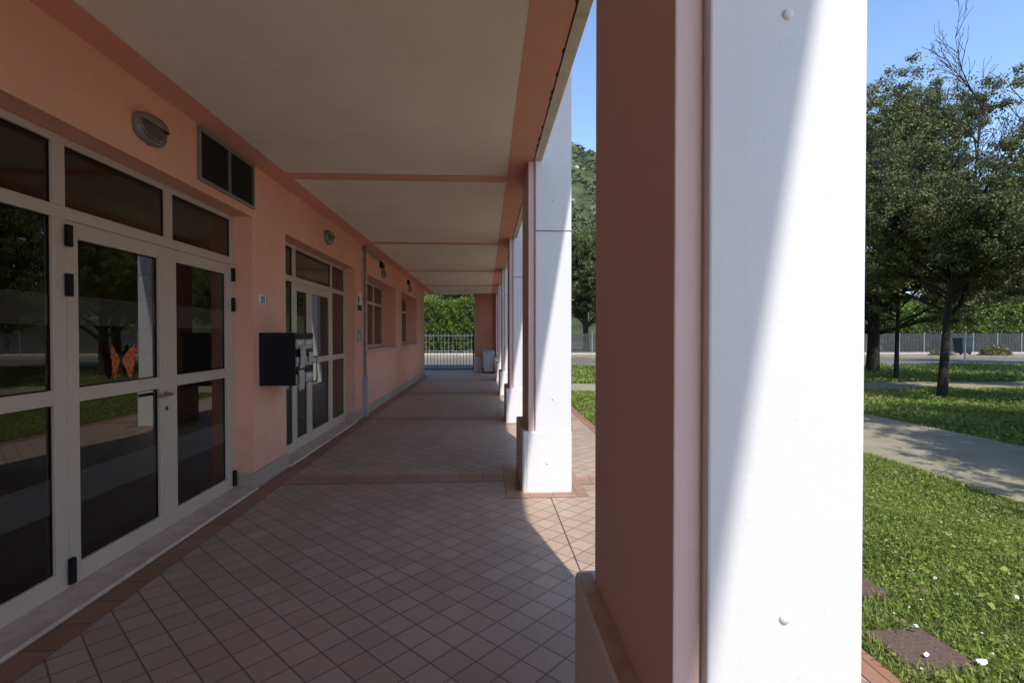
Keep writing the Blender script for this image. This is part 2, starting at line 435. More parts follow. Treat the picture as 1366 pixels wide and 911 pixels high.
def wavy_path(name, pts_l, pts_r, z):
    V = [(x, y, z) for x, y in pts_l] + [(x, y, z) for x, y in pts_r]
    n = len(pts_l)
    V += [(x, y, z - 0.09) for x, y in pts_l] + [(x, y, z - 0.09) for x, y in pts_r]
    F = [(i, n + i, n + i + 1, i + 1) for i in range(n - 1)]
    F += [(i, i + 1, 2 * n + i + 1, 2 * n + i) for i in range(n - 1)] + [(n + i, 3 * n + i, 3 * n + i + 1, n + i + 1) for i in range(n - 1)]
    b = MB(); b.add(V, F)
    return b.build(name, M['path'], kind='structure')
rr = random.Random(3)
yy = np.arange(-1.5, 13.7, 0.25)
wavy_path('path', [(P1X0 + rr.uniform(-.03, .03), y) for y in yy], [(P1X1 + rr.uniform(-.03, .03), y) for y in yy], 0.012)
xx = np.arange(1.84, 75, 0.4)
wavy_path('path_cross', [(x, P2Y1 + rr.uniform(-.04, .04)) for x in xx], [(x, P2Y0 + rr.uniform(-.04, .04)) for x in xx], 0.008)
MB().sheet(-200, 200, 21.75, 33.2, -0.03).build('road', M['asphalt'], kind='structure')
b = MB(); b.box(1.84, 75, 25.1, 25.3, -0.09, 0.05); b.build('kerb', M['concrete'], kind='structure')
b = MB(); b.box(-200, 200, 33.0, 33.2, -0.09, 0.09); b.build('kerb_far', M['earth'], kind='structure')
MB().sheet(-200, 200, 33.2, 60, 0.03).build('verge', M['earth'], kind='structure')

# ------------------------------------------------------------------ the building
WX, FX = -2.32, -2.494
CZ = 3.245
bld = empty('arcade_building', (-2.32, 5, 0), 0, 'salmon pink building with an arcade of white clad columns', 'building')
BO = Vector((-2.32, 5, 0))
def bpart(b, name, mats, parent=None):
    """build in world coordinates, parent to the building keeping place"""
    b.v = [(x - BO.x, y - BO.y, z - BO.z) for x, y, z in b.v]
    return b.build(name, mats, parent or bld)

D1 = (1.55, 5.147, 0.0, 2.715); D2 = (5.985, 9.085, 0.0, 2.715)
W1 = (10.02, 13.12, 1.262, 2.738); W2 = (13.98, 17.08, 1.262, 2.738)
WEND = 19.2
OPEN = [D1, D2, W1, W2, (-8.0, -1.2, 1.262, 2.738)]
TH = 0.42
def wall_with_openings(b, x0, x1, y0, y1, z0, z1, openings):
    ys = sorted({y0, y1} | {o[0] for o in openings} | {o[1] for o in openings})
    zs = sorted({z0, z1} | {o[2] for o in openings} | {o[3] for o in openings})
    ys = [y for y in ys if y0 <= y <= y1]; zs = [z for z in zs if z0 <= z <= z1]
    ny, nz = len(ys) - 1, len(zs) - 1
    def solid(i, j):
        if i < 0 or j < 0 or i >= ny or j >= nz: return False
        yc, zc = (ys[i] + ys[i + 1]) / 2, (zs[j] + zs[j + 1]) / 2
        return not any(o[0] < yc < o[1] and o[2] < zc < o[3] for o in openings)
    for i in range(ny):
        for j in range(nz):
            if not solid(i, j): continue
            a, c, d, e = ys[i], ys[i + 1], zs[j], zs[j + 1]
            b.quad((x1, a, d), (x1, c, d), (x1, c, e), (x1, a, e))
            b.quad((x0, c, d), (x0, a, d), (x0, a, e), (x0, c, e))
            if not solid(i - 1, j): b.quad((x0, a, d), (x1, a, d), (x1, a, e), (x0, a, e))
            if not solid(i + 1, j): b.quad((x1, c, d), (x0, c, d), (x0, c, e), (x1, c, e))
            if not solid(i, j - 1): b.quad((x0, a, d), (x0, c, d), (x1, c, d), (x1, a, d))
            if not solid(i, j + 1): b.quad((x0, a, e), (x1, a, e), (x1, c, e), (x0, c, e))
b = MB(); wall_with_openings(b, WX - TH, WX, -12, WEND, 0, 3.40, OPEN); bpart(b, 'wall', M['wall'])
b = MB(); b.box(-9, WX - TH - 0.003, WEND - 0.35, WEND, 0, 3.40); bpart(b, 'side_wall', M['wall'])
# plinth
b = MB()
segs = [(-12, D1[0] + .012), (D1[1] - .012, D2[0] + .012), (D2[1] - .012, WEND + 0.018)]
for a, c in segs: b.box(WX - 0.15, WX + 0.018, a, c, 0, 0.165, 0, 0.004)
bpart(b, 'plinth', M['plinth'])
# dark rooms behind the glass
b = MB()
V = [(-7.5, -12, 0.01), (WX - TH - .01, -12, 0.01), (WX - TH - .01, WEND - .4, 0.01), (-7.5, WEND - .4, 0.01)]
b.add(V + [(x, y, 3.3) for x, y, z in V], [(0, 1, 2, 3), (7, 6, 5, 4), (3, 7, 4, 0), (0, 4, 5, 1), (2, 6, 7, 3)])
b.box(-7.5, WX - TH - .02, 5.3, 5.42, 0.02, 3.29); b.box(-7.5, WX - TH - .02, 9.4, 9.52, 0.02, 3.29)
bpart(b, 'interior_room', M['interior'])
# ceiling
b = MB(); b.box(-2.75, 0.466, -12, 21.3, CZ, CZ + 0.15); bpart(b, 'ceiling', M['ceiling'])
b = MB()
b.sheet(-2.32, -2.10, -12, 21.3, CZ - 0.004); b.sheet(0.228, 0.466, -12, 21.3, CZ - 0.004)
for y in COLS[:-1]: b.sheet(-2.10, 0.228, y + 0.555, y + 0.775, CZ - 0.004)
bpart(b, 'ceiling_band', M['band_pink'])
b = MB(); b.box(0.474, 0.548, -12, 21.3, CZ - 0.012, 3.75, 0, 0.003); bpart(b, 'fascia_board', M['board'])
b = MB(); b.box(0.4665, 0.4735, -12, 21.3, CZ - 0.002, CZ + 0.05)
rj = random.Random(9)
for k in range(46):
    y = rj.uniform(1.5, 9); w = rj.uniform(0.01, 0.05)
    b.box(0.458, 0.4665, y, y + w, CZ - 0.0065, CZ - 0.0045)
bpart(b, 'fascia_joint', M['dark_joint'])
# upper storey and roof
b = MB(); b.box(-9, 0.50, -12, 21.3, 3.401, 6.2); bpart(b, 'upper_wall', M['wall'])
b = MB(); b.box(-10, 1.368, -13, 21.9, 6.203, 6.40)
b.add([(-10.4, -13.2, 6.40), (1.368, -13.2, 6.40), (1.368, 22.0, 6.40), (-10.4, 22.0, 6.40), (-4.5, -8, 8.2), (-4.5, 17, 8.2)],
      [(0, 1, 4), (1, 2, 5, 4), (2, 3, 5), (3, 0, 4, 5)])
bpart(b, 'roof', M['rooftile'])
# end wall at the far right, with white base
b = MB(); b.box(-0.47, 0.46, 21.0, 21.28, 0.62, CZ); bpart(b, 'end_wall', M['wall_end'])
b = MB(); b.box(-0.50, 0.49, 20.95, 21.32, 0, 0.62, 0, 0.006); bpart(b, 'end_wall_base', M['base_white'])

# columns
def make_column(y0):
    s = MB()
    s.box(0.418, 0.481, 0.055, 0.86, 0.598, CZ - 0.005, 0, 0.004)
    col = bpart_off(s, 'column', M['col_pink'], y0)
    # white cladding, two boards high, with an open joint between them
    p = MB()
    p.box(0.4838, 0.838, 0.026, 0.90, 0.598, 2.548, 0, 0.006)
    sub(p, 'cladding_panel', M['white'], col)
    p = MB(); p.box(0.4838, 0.838, 0.026, 0.90, 2.558, 6.0, 0, 0.006)
    sub(p, 'cladding_panel', M['white'], col)
    p = MB(); p.box(0.476, 0.83, 0.06, 0.87, 0.60, CZ + 0.3); sub(p, 'core', M['col_pink'], col)
    # base with rounded corners on the walkway side
    r = 0.035
    poly = []
    for cx_, cy_, a0 in ((0.352 + r, r, PI), (0.84 - 0.008, 0.008, 1.5 * PI), (0.84 - 0.008, 0.95 - 0.008, 0), (0.352 + r, 0.95 - r, 0.5 * PI)):
        rr_ = r if cx_ < 0.5 else 0.008
        for k in range(6):
            t = a0 + (PI / 2) * k / 5
            poly.append((cx_ + rr_ * math.cos(t), cy_ + rr_ * math.sin(t)))
    p = MB(); p.prism(poly, 0, 0.585)
    c = (0.596, 0.475)
    inner = [(c[0] + (x - c[0]) * 0.975, c[1] + (y - c[1]) * 0.985) for x, y in poly]
    n = len(poly)
    p.add([(x, y, 0.585) for x, y in poly] + [(x, y, 0.597) for x, y in inner],
          [(i, (i + 1) % n, n + (i + 1) % n, n + i) for i in range(n)] + [tuple(range(n, 2 * n))])
    sub(p, 'base', M['base_white'], col)
    p = MB(); p.box(0.360, 0.418, 0.03, 0.92, 0.5975, 0.6005); sub(p, 'base_cap', M['cap_stone'], col)
    p = MB(); p.box(0.3985, 0.4015, -0.0015, 0.02, 0.0, 0.575); sub(p, 'base_joint', M['dark_joint'], col)
    for (x, y, z) in ((0.658, 0.026, 0.915), (0.655, 0.026, 2.235), (0.658, 0.026, 2.85), (0.60, 0.0, 0.29)):
        p = MB(); p.dome((x, y, z), 0.0125, (0, -1, 0), 16, 5, 0, 0.55); sub(p, 'bolt', M['white'], col)
    return col
def bpart_off(b, name, mat, y0):
    o = b.build(name, mat, bld); o.location = (-BO.x, y0 - BO.y, 0); return o
def sub(b, name, mat, parent): return b.build(name, mat, parent)
col0 = make_column(COLS[0])
for y in COLS[1:]:
    c = copy_tree(col0, bld); c.location = (-BO.x, y - BO.y, 0)

# glazed doors ------------------------------------------------------------
FD = 0.055   # frame depth
def pane_mesh(name, y0, y1, z0, z1, parent, band=None, x=FX - 0.025):
    p = MB()
    zz = [z0] + ([band[0], band[1]] if band else []) + [z1]
    for i in range(len(zz) - 1):
        p.quad((x - BO.x, y0 - BO.y, zz[i]), (x - BO.x, y1 - BO.y, zz[i]), (x - BO.x, y1 - BO.y, zz[i + 1]), (x - BO.x, y0 - BO.y, zz[i + 1]), 1 if (band and i == 1) else 0)
    g = MB()  # black rubber gasket round the pane
    w = 0.008
    o = p.build(name, [M['glass'], M['film']], parent)
    return o
def frame_bars(b, y0, y1, z0, z1, ycuts, zcuts, w=0.05, x0=FX - FD, x1=FX):
    pass
def bars(b, rects, x0, x1, bev=0.003):
    for (a, c, d, e) in rects: b.box(x0, x1, a, c, d, e, 0, bev)

def gasket(b, a, c, d, e, x=FX - 0.022, w=0.007):
    b.box(x - 0.002, x + 0.003, a, a + w, d, e, 1); b.box(x - 0.002, x + 0.003, c - w, c, d, e, 1)
    b.box(x - 0.002, x + 0.003, a + w, c - w, d, d + w, 1); b.box(x - 0.002, x + 0.003, a + w, c - w, e - w, e, 1)

def door_set(ya, yb, glass_left, leafs, glass_right, left_jamb, bands=True):
    """ya..yb frame; leafs: list of (y0,y1,g0,g1). all world Y"""
    l0, l1 = leafs[0][0], leafs[-1][1]
    T0, T1 = 2.300, 2.664     # transom glass
    f = MB()
    # jambs, head, mullions
    f.box(FX - FD, FX, ya, glass_left[0] if glass_left else l0, 0.028, 2.712, 0, 0.003)
    f.box(FX - FD, FX, glass_right[1] if glass_right else l1, yb, 0.028, 2.712, 0, 0.003)
    jl = glass_left[0] if glass_left else l0
    jr = glass_right[1] if glass_right else l1
    f.box(FX - FD, FX, jl, jr, T1, 2.712, 0, 0.003)
    f.box(FX - FD, FX, jl, jr, 2.226, T0, 0, 0.003)
    tr = []
    muls = []
    if glass_left:
        muls.append((glass_left[1], l0))
        f.box(FX - FD, FX, glass_left[0], glass_left[1], 0.028, 0.145, 0, 0.003)
        f.box(FX - FD, FX, glass_left[0], glass_left[1], 1.131, 1.218, 0, 0.003)
    if glass_right:
        muls.append((l1, glass_right[0]))
        f.box(FX - FD, FX, glass_right[0], glass_right[1], 0.028, 0.165, 0, 0.003)
        f.box(FX - FD, FX, glass_right[0], glass_right[1], 1.131, 1.218, 0, 0.003)
    for a, c in muls:
        f.box(FX - FD, FX, a, c, 0.028, 2.226, 0, 0.003)
    return f, muls, jl, jr, T0, T1

# entrance 1
f, muls, jl, jr, T0, T1 = door_set(1.55, 5.147, (1.66, 3.045), [(3.140, 4.018, 3.222, 3.99), (4.022, 5.085, 4.200, 4.985)], None, None)
for a, c in ((3.05, 3.137), (4.075, 4.165)): f.box(FX - FD, FX, a, c, T0, T1, 0, 0.003)
for r in ((1.66, 3.045, .145, 1.131), (1.66, 3.045, 1.218, 2.226), (1.66, 3.05, T0, T1), (3.137, 4.075, T0, T1), (4.165, jr, T0, T1)): gasket(f, *r)
fr1 = bpart(f, 'door_frame', [M['frame'], M['black']])
pane_mesh('pane', 1.66, 3.045, 0.145, 1.131, fr1, (0.50, 0.70)); pane_mesh('pane', 1.66, 3.045, 1.218, 2.226, fr1, (1.60, 1.78))
pane_mesh('pane', 1.66, 3.05, T0, T1, fr1); pane_mesh('pane', 3.137, 4.075, T0, T1, fr1); pane_mesh('pane', 4.165, jr, T0, T1, fr1)

def leaf(y0, y1, g0, g1, bands=True, gb=0.150):
    b = MB()
    x0, x1 = FX - 0.05, FX + 0.004
    for r in ((y0, g0, 0.03, 2.222), (g1, y1, 0.03, 2.222), (g0, g1, 0.03, gb), (g0, g1, 1.131, 1.218), (g0, g1, 2.124, 2.222)):
        b.box(x0, x1, *r, 0, 0.003)
    gasket(b, g0, g1, gb, 1.131); gasket(b, g0, g1, 1.218, 2.124)
    o = bpart(b, 'door_leaf', [M['frame'], M['black']])
    pane_mesh('pane', g0, g1, gb, 1.131, o, (0.50, 0.70) if bands else None)
    pane_mesh('pane', g0, g1, 1.218, 2.124, o, (1.60, 1.78) if bands else None)
    return o
def hinge(parent, y, zs):
    for z0, z1 in zs:
        b = MB(); b.box(FX + 0.004, FX + 0.030, y - 0.019, y + 0.019, z0, z1, 0, 0.004)
        b.box(FX + 0.0035, FX + 0.0305, y - 0.0195, y + 0.0195, (z0 + z1) / 2 - .002, (z0 + z1) / 2 + .002)
        bpart(b, 'hinge', M['black'], parent)
La = leaf(3.140, 4.018, 3.222, 3.99)
Lb = leaf(4.022, 5.085, 4.200, 4.985)
hinge(La, 3.138, ((2.065, 2.195), (1.77, 1.905), (0.05, 0.205)))
hinge(Lb, 5.092, ((2.065, 2.195), (1.77, 1.905), (0.05, 0.205)))
b = MB()
b.tube([(FX + .004, 4.06, 1.082), (FX + .012, 4.06, 1.082)], 0.025, 16)
b.tube([(FX + .012, 4.06, 1.082), (FX + .05, 4.06, 1.082), (FX + .055, 4.05, 1.082), (FX + .055, 3.90, 1.084)], 0.0125, 10)
bpart(b, 'handle', M['chrome'], Lb); b = MB()
b.tube([(FX + .004, 4.06, 0.968), (FX + .010, 4.06, 0.968)], 0.020, 14)
b.box(FX + .010, FX + .014, 4.054, 4.066, 0.955, 0.981, 1)
bpart(b, 'lock', [M['chrome'], M['black']], Lb)
b = MB(); b.box(FX - 0.09, -2.268, 1.55, 5.13, 0.0, 0.028, 0, 0.0015); bpart(b, 'threshold', M['marble'])
# entrance 2
f, muls, jl, jr, T0, T1 = door_set(5.985, 9.085, (6.04, 6.655), [(6.755, 7.278, 6.79, 7.19), (7.282, 8.262, 7.37, 8.165)], (8.35, 9.02), None)
for a, c in ((6.675, 6.77), (8.275, 8.345)): f.box(FX - FD, FX, a, c, T0, T1, 0, 0.003)
for r in ((6.04, 6.655, .145, 1.131), (6.04, 6.655, 1.218, 2.226), (8.35, 9.02, .165, 1.131), (8.35, 9.02, 1.218, 2.226), (6.04, 6.675, T0, T1), (6.77, 8.275, T0, T1), (8.345, 9.02, T0, T1)): gasket(f, *r)
fr2 = bpart(f, 'door_frame', [M['frame'], M['black']])
for y0, y1, z0, z1 in ((6.04, 6.655, 0.145, 1.131), (6.04, 6.655, 1.218, 2.226), (8.35, 9.02, .165, 1.131), (8.35, 9.02, 1.218, 2.226), (6.04, 6.675, T0, T1), (6.77, 8.275, T0, T1), (8.345, 9.02, T0, T1)):
    pane_mesh('pane', y0, y1, z0, z1, fr2)
Lc = leaf(6.755, 7.278, 6.79, 7.19, False, 0.17); Ld = leaf(7.282, 8.262, 7.37, 8.165, False, 0.17)
b = MB(); b.tube([(FX, 7.33, 0.88), (FX + .07, 7.33, 0.88), (FX + .085, 7.33, 0.895), (FX + .085, 7.33, 1.215), (FX + .07, 7.33, 1.23), (FX, 7.33, 1.23)], 0.013, 10)
bpart(b, 'handle', M['chrome'], Ld)
b = MB(); b.box(FX - 0.09, -2.268, 5.99, 9.08, 0.0, 0.028, 0, 0.0015); bpart(b, 'threshold', M['marble'])

# windows
def window(y0, y1, z0, z1):
    x1 = -2.645; x0 = x1 - 0.05
    f = MB(); w = 0.055
    f.box(x0, x1, y0, y0 + w, z0, z1, 0, .003); f.box(x0, x1, y1 - w, y1, z0, z1, 0, .003)
    f.box(x0, x1, y0 + w, y1 - w, z0, z0 + w, 0, .003); f.box(x0, x1, y0 + w, y1 - w, z1 - w, z1, 0, .003)
    zt = z0 + 0.98
    n = 3; L = (y1 - y0 - 2 * w)
    cuts = [y0 + w + L * k / n for k in range(1, n)]
    f.box(x0, x1, y0 + w, y1 - w, zt, zt + .06, 0, .003)
    for c in cuts:
        f.box(x0 - .002, x1 + .002, c - .035, c + .035, z0 + w, zt, 0, .003); f.box(x0 - .002, x1 + .002, c - .035, c + .035, zt + .06, z1 - w, 0, .003)
    win = bpart(f, 'window', M['frame'])
    ed = [y0 + w] + cuts + [y1 - w]
    for k in range(n):
        a = ed[k] + (.035 if k else 0); c = ed[k + 1] - (.035 if k < n - 1 else 0)
        pane_mesh('pane', a, c, z0 + w, zt, win, None, x1 - .025); pane_mesh('pane', a, c, zt + .06, z1 - w, win, None, x1 - .025)
    s = MB(); s.box(x1, WX + 0.055, y0 - .04, y1 + .04, z0 - 0.048, z0 - 0.001, 0, .004)
    bpart(s, 'sill', M['sill'], win)
# sills sit in the wall: cut by butting, wall opening bottom is just above the sill
window(*W1); window(*W2); window(-8.0, -1.2, 1.262, 2.738)

# vent grille above entrance 1
b = MB()
y0, y1, z0, z1 = 4.20, 5.175, 2.79, 3.225
x = WX
for r in ((y0, y0 + .028, z0, z1), (y1 - .028, y1, z0, z1), (y0 + .028, y1 - .028, z0, z0 + .028), (y0 + .028, y1 - .028, z1 - .028, z1), (4.675, 4.700, z0 + .028, z1 - .028)):
    b.box(x, x + .022, *r, 0, .002)
vent = bpart(b, 'vent', M['grey_pipe'])
b = MB(); b.box(x + 0.001, x + .004, y0 + .02, y1 - .02, z0 + .02, z1 - .02, 0)
nz = 26
for k in range(nz):
    z = z0 + .03 + (z1 - z0 - .06) * (k + .5) / nz
    b.add([(x + .006, y0 + .03, z + .006), (x + .006, y1 - .03, z + .006), (x + .018, y1 - .03, z - .004), (x + .018, y0 + .03, z - .004)], [(0, 1, 2, 3)])
bpart(b, 'grille', M['grille'], vent)

# ------------------------------------------------------------------ things fixed to the wall
def make_lamp(y, z, label):
    r = empty('wall_lamp', (WX, y, z), 0, label, 'wall lamp', 'oval bulkhead lamps along the arcade wall')
    L, Hh = 0.150, 0.095
    def ell(n, a, c, x, dz=0):
        return [(x, a * math.copysign(abs(math.cos(t)) ** 0.72, math.cos(t)), c * math.copysign(abs(math.sin(t)) ** 0.72, math.sin(t)) + dz) for t in [2 * PI * k / n for k in range(n)]]
    n = 40
    prof = [(1.0, 0.0), (1.03, 0.010), (1.02, 0.022), (0.98, 0.038), (0.92, 0.048), (0.82, 0.050)]
    V = []; F = []
    for s_, x in prof: V += ell(n, L * s_, Hh * s_, x)
    for i in range(len(prof) - 1):
        for k in range(n): F.append((i * n + k, i * n + (k + 1) % n, (i + 1) * n + (k + 1) % n, (i + 1) * n + k))
    b = MB(); b.add(V, F, 0, True); b.add(ell(n, L, Hh, 0.0), [tuple(reversed(range(n)))])
    b.build('body', M['lamp_body'], r)
    # domed lens below the eyelid
    V = []; F = []
    prof = [(0.84, 0.049), (0.80, 0.058), (0.55, 0.066), (0.28, 0.069)]
    for s_, x in prof: V += ell(n, L * s_, Hh * s_, x)
    for i in range(len(prof) - 1):
        for k in range(n): F.append((i * n + k, i * n + (k + 1) % n, (i + 1) * n + (k + 1) % n, (i + 1) * n + k))
    F.append(tuple(range(3 * n, 4 * n)))
    b = MB(); b.add(V, F, 0, True); b.build('lens', M['lens'], r)
    # eyelid: hood over the upper part
    V = []; F = []
    m = 18
    prof = [(1.01, 0.02), (0.99, 0.056), (0.90, 0.072), (0.62, 0.078)]
    for s_, x in prof:
        for k in range(m + 1):
            t = PI * 0.03 + PI * 0.94 * k / m
            V.append((x, L * s_ * math.copysign(abs(math.cos(t)) ** .72, math.cos(t)), max(Hh * 0.25, Hh * s_ * abs(math.sin(t)) ** .72)))
    for i in range(3):
        for k in range(m): F.append((i * (m + 1) + k, i * (m + 1) + k + 1, (i + 1) * (m + 1) + k + 1, (i + 1) * (m + 1) + k))
    F.append(tuple(3 * (m + 1) + k for k in range(m + 1)))
    b = MB(); b.add(V, F, 0, True); b.build('hood', M['lamp_body'], r)
    b = MB(); b.dome((0.01, 0, -Hh - 0.004), .012, (0, 0, -1)); b.build('screw', M['lamp_body'], r)
    return r
lamp = make_lamp(3.60, 2.945, 'oval grey bulkhead lamp above the first glazed entrance, beside the vent grille')
for y, z, lb in ((7.55, 2.965, 'oval grey bulkhead lamp above the second glazed entrance'),
                 (11.50, 2.90, 'oval grey bulkhead lamp above the first window, under a black box'),
                 (15.45, 2.92, 'oval grey bulkhead lamp above the last window of the arcade')):
    c = copy_tree(lamp); c.location = (WX, y, z); c['label'] = lb
for y, z, lb in ((11.32, 3.085, 'small black emergency light box above the first window, at the end of the conduit'),
                 (15.2, 3.10, 'small black emergency light box above the last window')):
    r = empty('emergency_light', (WX, y, z), 0, lb, 'emergency light', 'black boxes above the window lamps')
    b = MB(); b.box(0, 0.05, -0.17, 0.17, -0.065, 0.065, 0, .006); b.build('housing', M['black'], r)
    b = MB(); b.box(0.05, 0.056, -0.15, 0.15, -0.045, 0.03, 0, .002); b.build('diffuser', M['black_metal'], r)

# conduit
r = empty('conduit_pipe', (WX + 0.04, 9.68, 0), 0, 'grey metal conduit running down the wall and turning along above the window', 'pipe')
b = MB(); b.tube([(0, 0, 0.78), (0, 0, 3.13), (0, 0.02, 3.155), (0, 0.05, 3.165), (0, 1.45, 3.165)], 0.022, 12)
b.tube([(0, 1.45, 3.165), (0, 1.48, 3.165)], .03, 12); b.build('tube', M['grey_pipe'], r)
b = MB(); b.box(-0.04, 0.045, -0.05, 0.05, 0.0, 0.78, 0, .006); b.build('guard', M['guard'], r)
b = MB()
for z in (1.36, 2.2, 2.95): b.box(-.04, .028, -.03, .03, z, z + .03, 0, .003)
b.build('clip', M['grey_pipe'], r)
b = MB(); b.box(-.04, .03, -.045, .045, 3.12, 3.21, 0, .005); b.build('elbow_box', M['grey_pipe'], r)

# house number plate 11
r = empty('number_plate', (WX, 5.36, 1.905), 0, 'small cream house number plate reading 11 beside the mailboxes', 'sign')
b = MB(); b.box(0, .012, -.082, .082, -.062, .062, 0, .003); b.build('plate', M['paper'], r)
b = MB()
for s in (-.022, .022):
    b.box(.012, .0135, s - .011, s + .011, -.036, .036); b.box(.012, .0136, s - .016, s + .016, -.040, -.036)
    b.box(.012, .0136, s - .018, s - .011, .018, .030)
for r4 in ((-.076, .076, .052, .056), (-.076, .076, -.056, -.052), (-.076, -.072, -.052, .052), (.072, .076, -.052, .052)): b.box(.012, .0134, *r4)
b.build('digits', M['ink'], r)

# notice + intercom
r = empty('notice', (WX, 9.42, 2.0), 0, 'narrow white paper notice with a dark foot, taped beside the conduit', 'notice')
b = MB(); b.box(0, .004, -.14, .14, .09, .33); b.build('sheet', M['paper'], r)
b = MB(); b.box(0, .004, -.14, .14, -.01, .09); b.box(.004, .0052, -.12, -.03, .12, .25); b.build('print', M['black'], r)
r = empty('intercom_panel', (WX, 9.36, 1.53), 0, 'grey steel intercom panel with call buttons beside the second entrance', 'intercom')
b = MB(); b.box(0, .018, -.12, .12, -.125, .125, 0, .004); b.build('plate', M['steel_panel'], r)
b = MB()
for k in range(4): b.tube([(.018, .05, -.08 + k * .05), (.024, .05, -.08 + k * .05)], .012, 10)
b.build('button', M['black'], r)
b = MB()
for k in range(5): b.box(.018, .0195, -.09, -.01, .02 + k * .018, .028 + k * .018)
b.build('speaker_slot', M['black'], r)

# mailboxes: one black cabinet, six flaps
MX, MY0, MY1, MZ0, MZ1 = -1.958, 5.285, 5.83, 1.018, 1.563
r = empty('mailbox_cabinet', (WX, 5.285, MZ0), 0, 'black wall cabinet of six letterboxes stuffed with flyers', 'mailbox')
ML = MX - WX
b = MB(); b.box(0, ML, 0, MY1 - MY0, 0, MZ1 - MZ0, 0, .003); b.build('cabinet', M['black_metal'], r)
cw = (MY1 - MY0) / 2; ch = (MZ1 - MZ0) / 3
for i in range(2):
    for j in range(3):
        b = MB(); y = i * cw; z = j * ch
        b.box(ML, ML + .008, y + .015, y + cw - .015, z + .012, z + .112, 0, .002)
        fl = b.build('flap', M['slot_white'], r)
        b = MB(); b.box(ML + .008, ML + .0095, y + .05, y + .17, z + .06, z + .095); b.build('name_card', M['label_grey'], fl)
        b = MB(); b.tube([(ML + .008, y + cw - .06, z + .035), (ML + .014, y + cw - .06, z + .035)], .009, 10); b.build('lock', M['black'], fl)
        b = MB(); b.box(ML, ML + .003, y + .02, y + cw - .02, z + .125, z + .165); b.build('slot', M['black'], r)
def flyer(y, z, w, h, droop, lab, mat, tw=0.0):
    n = 6; V = []; F = []
    for i in range(n + 1):
        t = i / n
        xo = .004 + .035 * math.sin(min(1, t * 1.3) * PI * .5) * (1 - .35 * t); zo = -h * t * t * droop + .02 * math.sin(t * PI)
        for s in (-1, 1): V.append((xo, s * w / 2 + tw * t + .006 * math.sin(5 * t), zo + s * .004))
    for i in range(n): F.append((2 * i, 2 * i + 1, 2 * i + 3, 2 * i + 2))
    V += [(x - .0012, y_, z_ - .001) for x, y_, z_ in V]; k = 2 * (n + 1)
    F += [tuple(reversed([q + k for q in f])) for f in F[:n]]
    b = MB(); b.add(V, F, 0, True)
    o = b.build('flyer', mat, None, (MX, y, z), lab, 'flyer', 'flyers sticking out of the letterboxes')
flyer(5.285 + .12, MZ0 + ch * 2 + .14 - .10, .16, .17, 1.0, 'coloured folded flyer hanging from the middle left letterbox slot', M['flyer_col'], .05)
flyer(5.285 + .10, MZ0 + ch + .14 - .17, .15, .20, 1.0, 'pale printed flyer hanging below the lowest left letterbox', M['flyer_col'], .02)
flyer(5.285 + .17, MZ0 + ch + .145, .14, .15, 1.0, 'white flyer poking out above the lowest left letterbox', M['flyer_pale'], -.03)
flyer(5.285 + .38, MZ0 + ch + .145, .13, .12, 0.8, 'white flyer poking out above the lowest right letterbox', M['flyer_pale'], .02)

# butterfly decal on the first leaf
by, bz = 3.605, 1.36
b = MB()
for s in (-1, 1):
    up = [(0.008, 0.01), (0.035, 0.045), (0.07, 0.08), (0.102, 0.112), (0.122, 0.115), (0.128, 0.075), (0.118, 0.03), (0.105, 0.0), (0.108, -0.03), (0.098, -0.08), (0.08, -0.118), (0.062, -0.112), (0.045, -0.06), (0.02, -0.02), (0.008, -0.01)]
    V = [(0.0, s * y_, z_) for y_, z_ in up] + [(0.012 * (y_ / .12), s * y_, z_) for y_, z_ in up]
    n = len(up)
    b.add([(0.004 + 0.02 * (y_ / .12), s * y_, z_) for y_, z_ in up], [tuple(range(n))])
    b.add([(0.001 + 0.02 * (y_ / .12), s * y_, z_) for y_, z_ in up], [tuple(reversed(range(n)))])
r = empty('butterfly_decoration', (FX - .022, by, bz), 0, 'orange butterfly decoration stuck on the upper glass of the first door', 'decoration')
b.build('wing', M['butterfly'], r)
b = MB()
for s_ in (-1, 1):
    for (y_, z_, a_, c_) in ((.092, .098, .016, .006), (.118, .098, .006, .014), (.120, .055, .006, .014), (.112, .012, .005, .012), (.100, -.045, .005, .012), (.088, -.088, .005, .013),
                             (.070, .062, .010, .005), (.085, .045, .005, .010), (.060, .022, .012, .004), (.075, -.015, .004, .012), (.060, -.050, .004, .014), (.070, -.080, .004, .010)):
        x_ = .0052 + .02 * (y_ / .12)
        b.add([(x_, s_ * (y_ + a_ * math.cos(t)), z_ + c_ * math.sin(t)) for t in [2 * PI * k / 8 for k in range(8)]], [tuple(range(8))])
b.build('wing_marking', M['ink'], r)
b = MB(); b.tube([(.006, 0, -.05), (.008, 0, 0), (.006, 0, .05)], [.004, .007, .004], 8); b.build('butterfly_body', M['ink'], r)

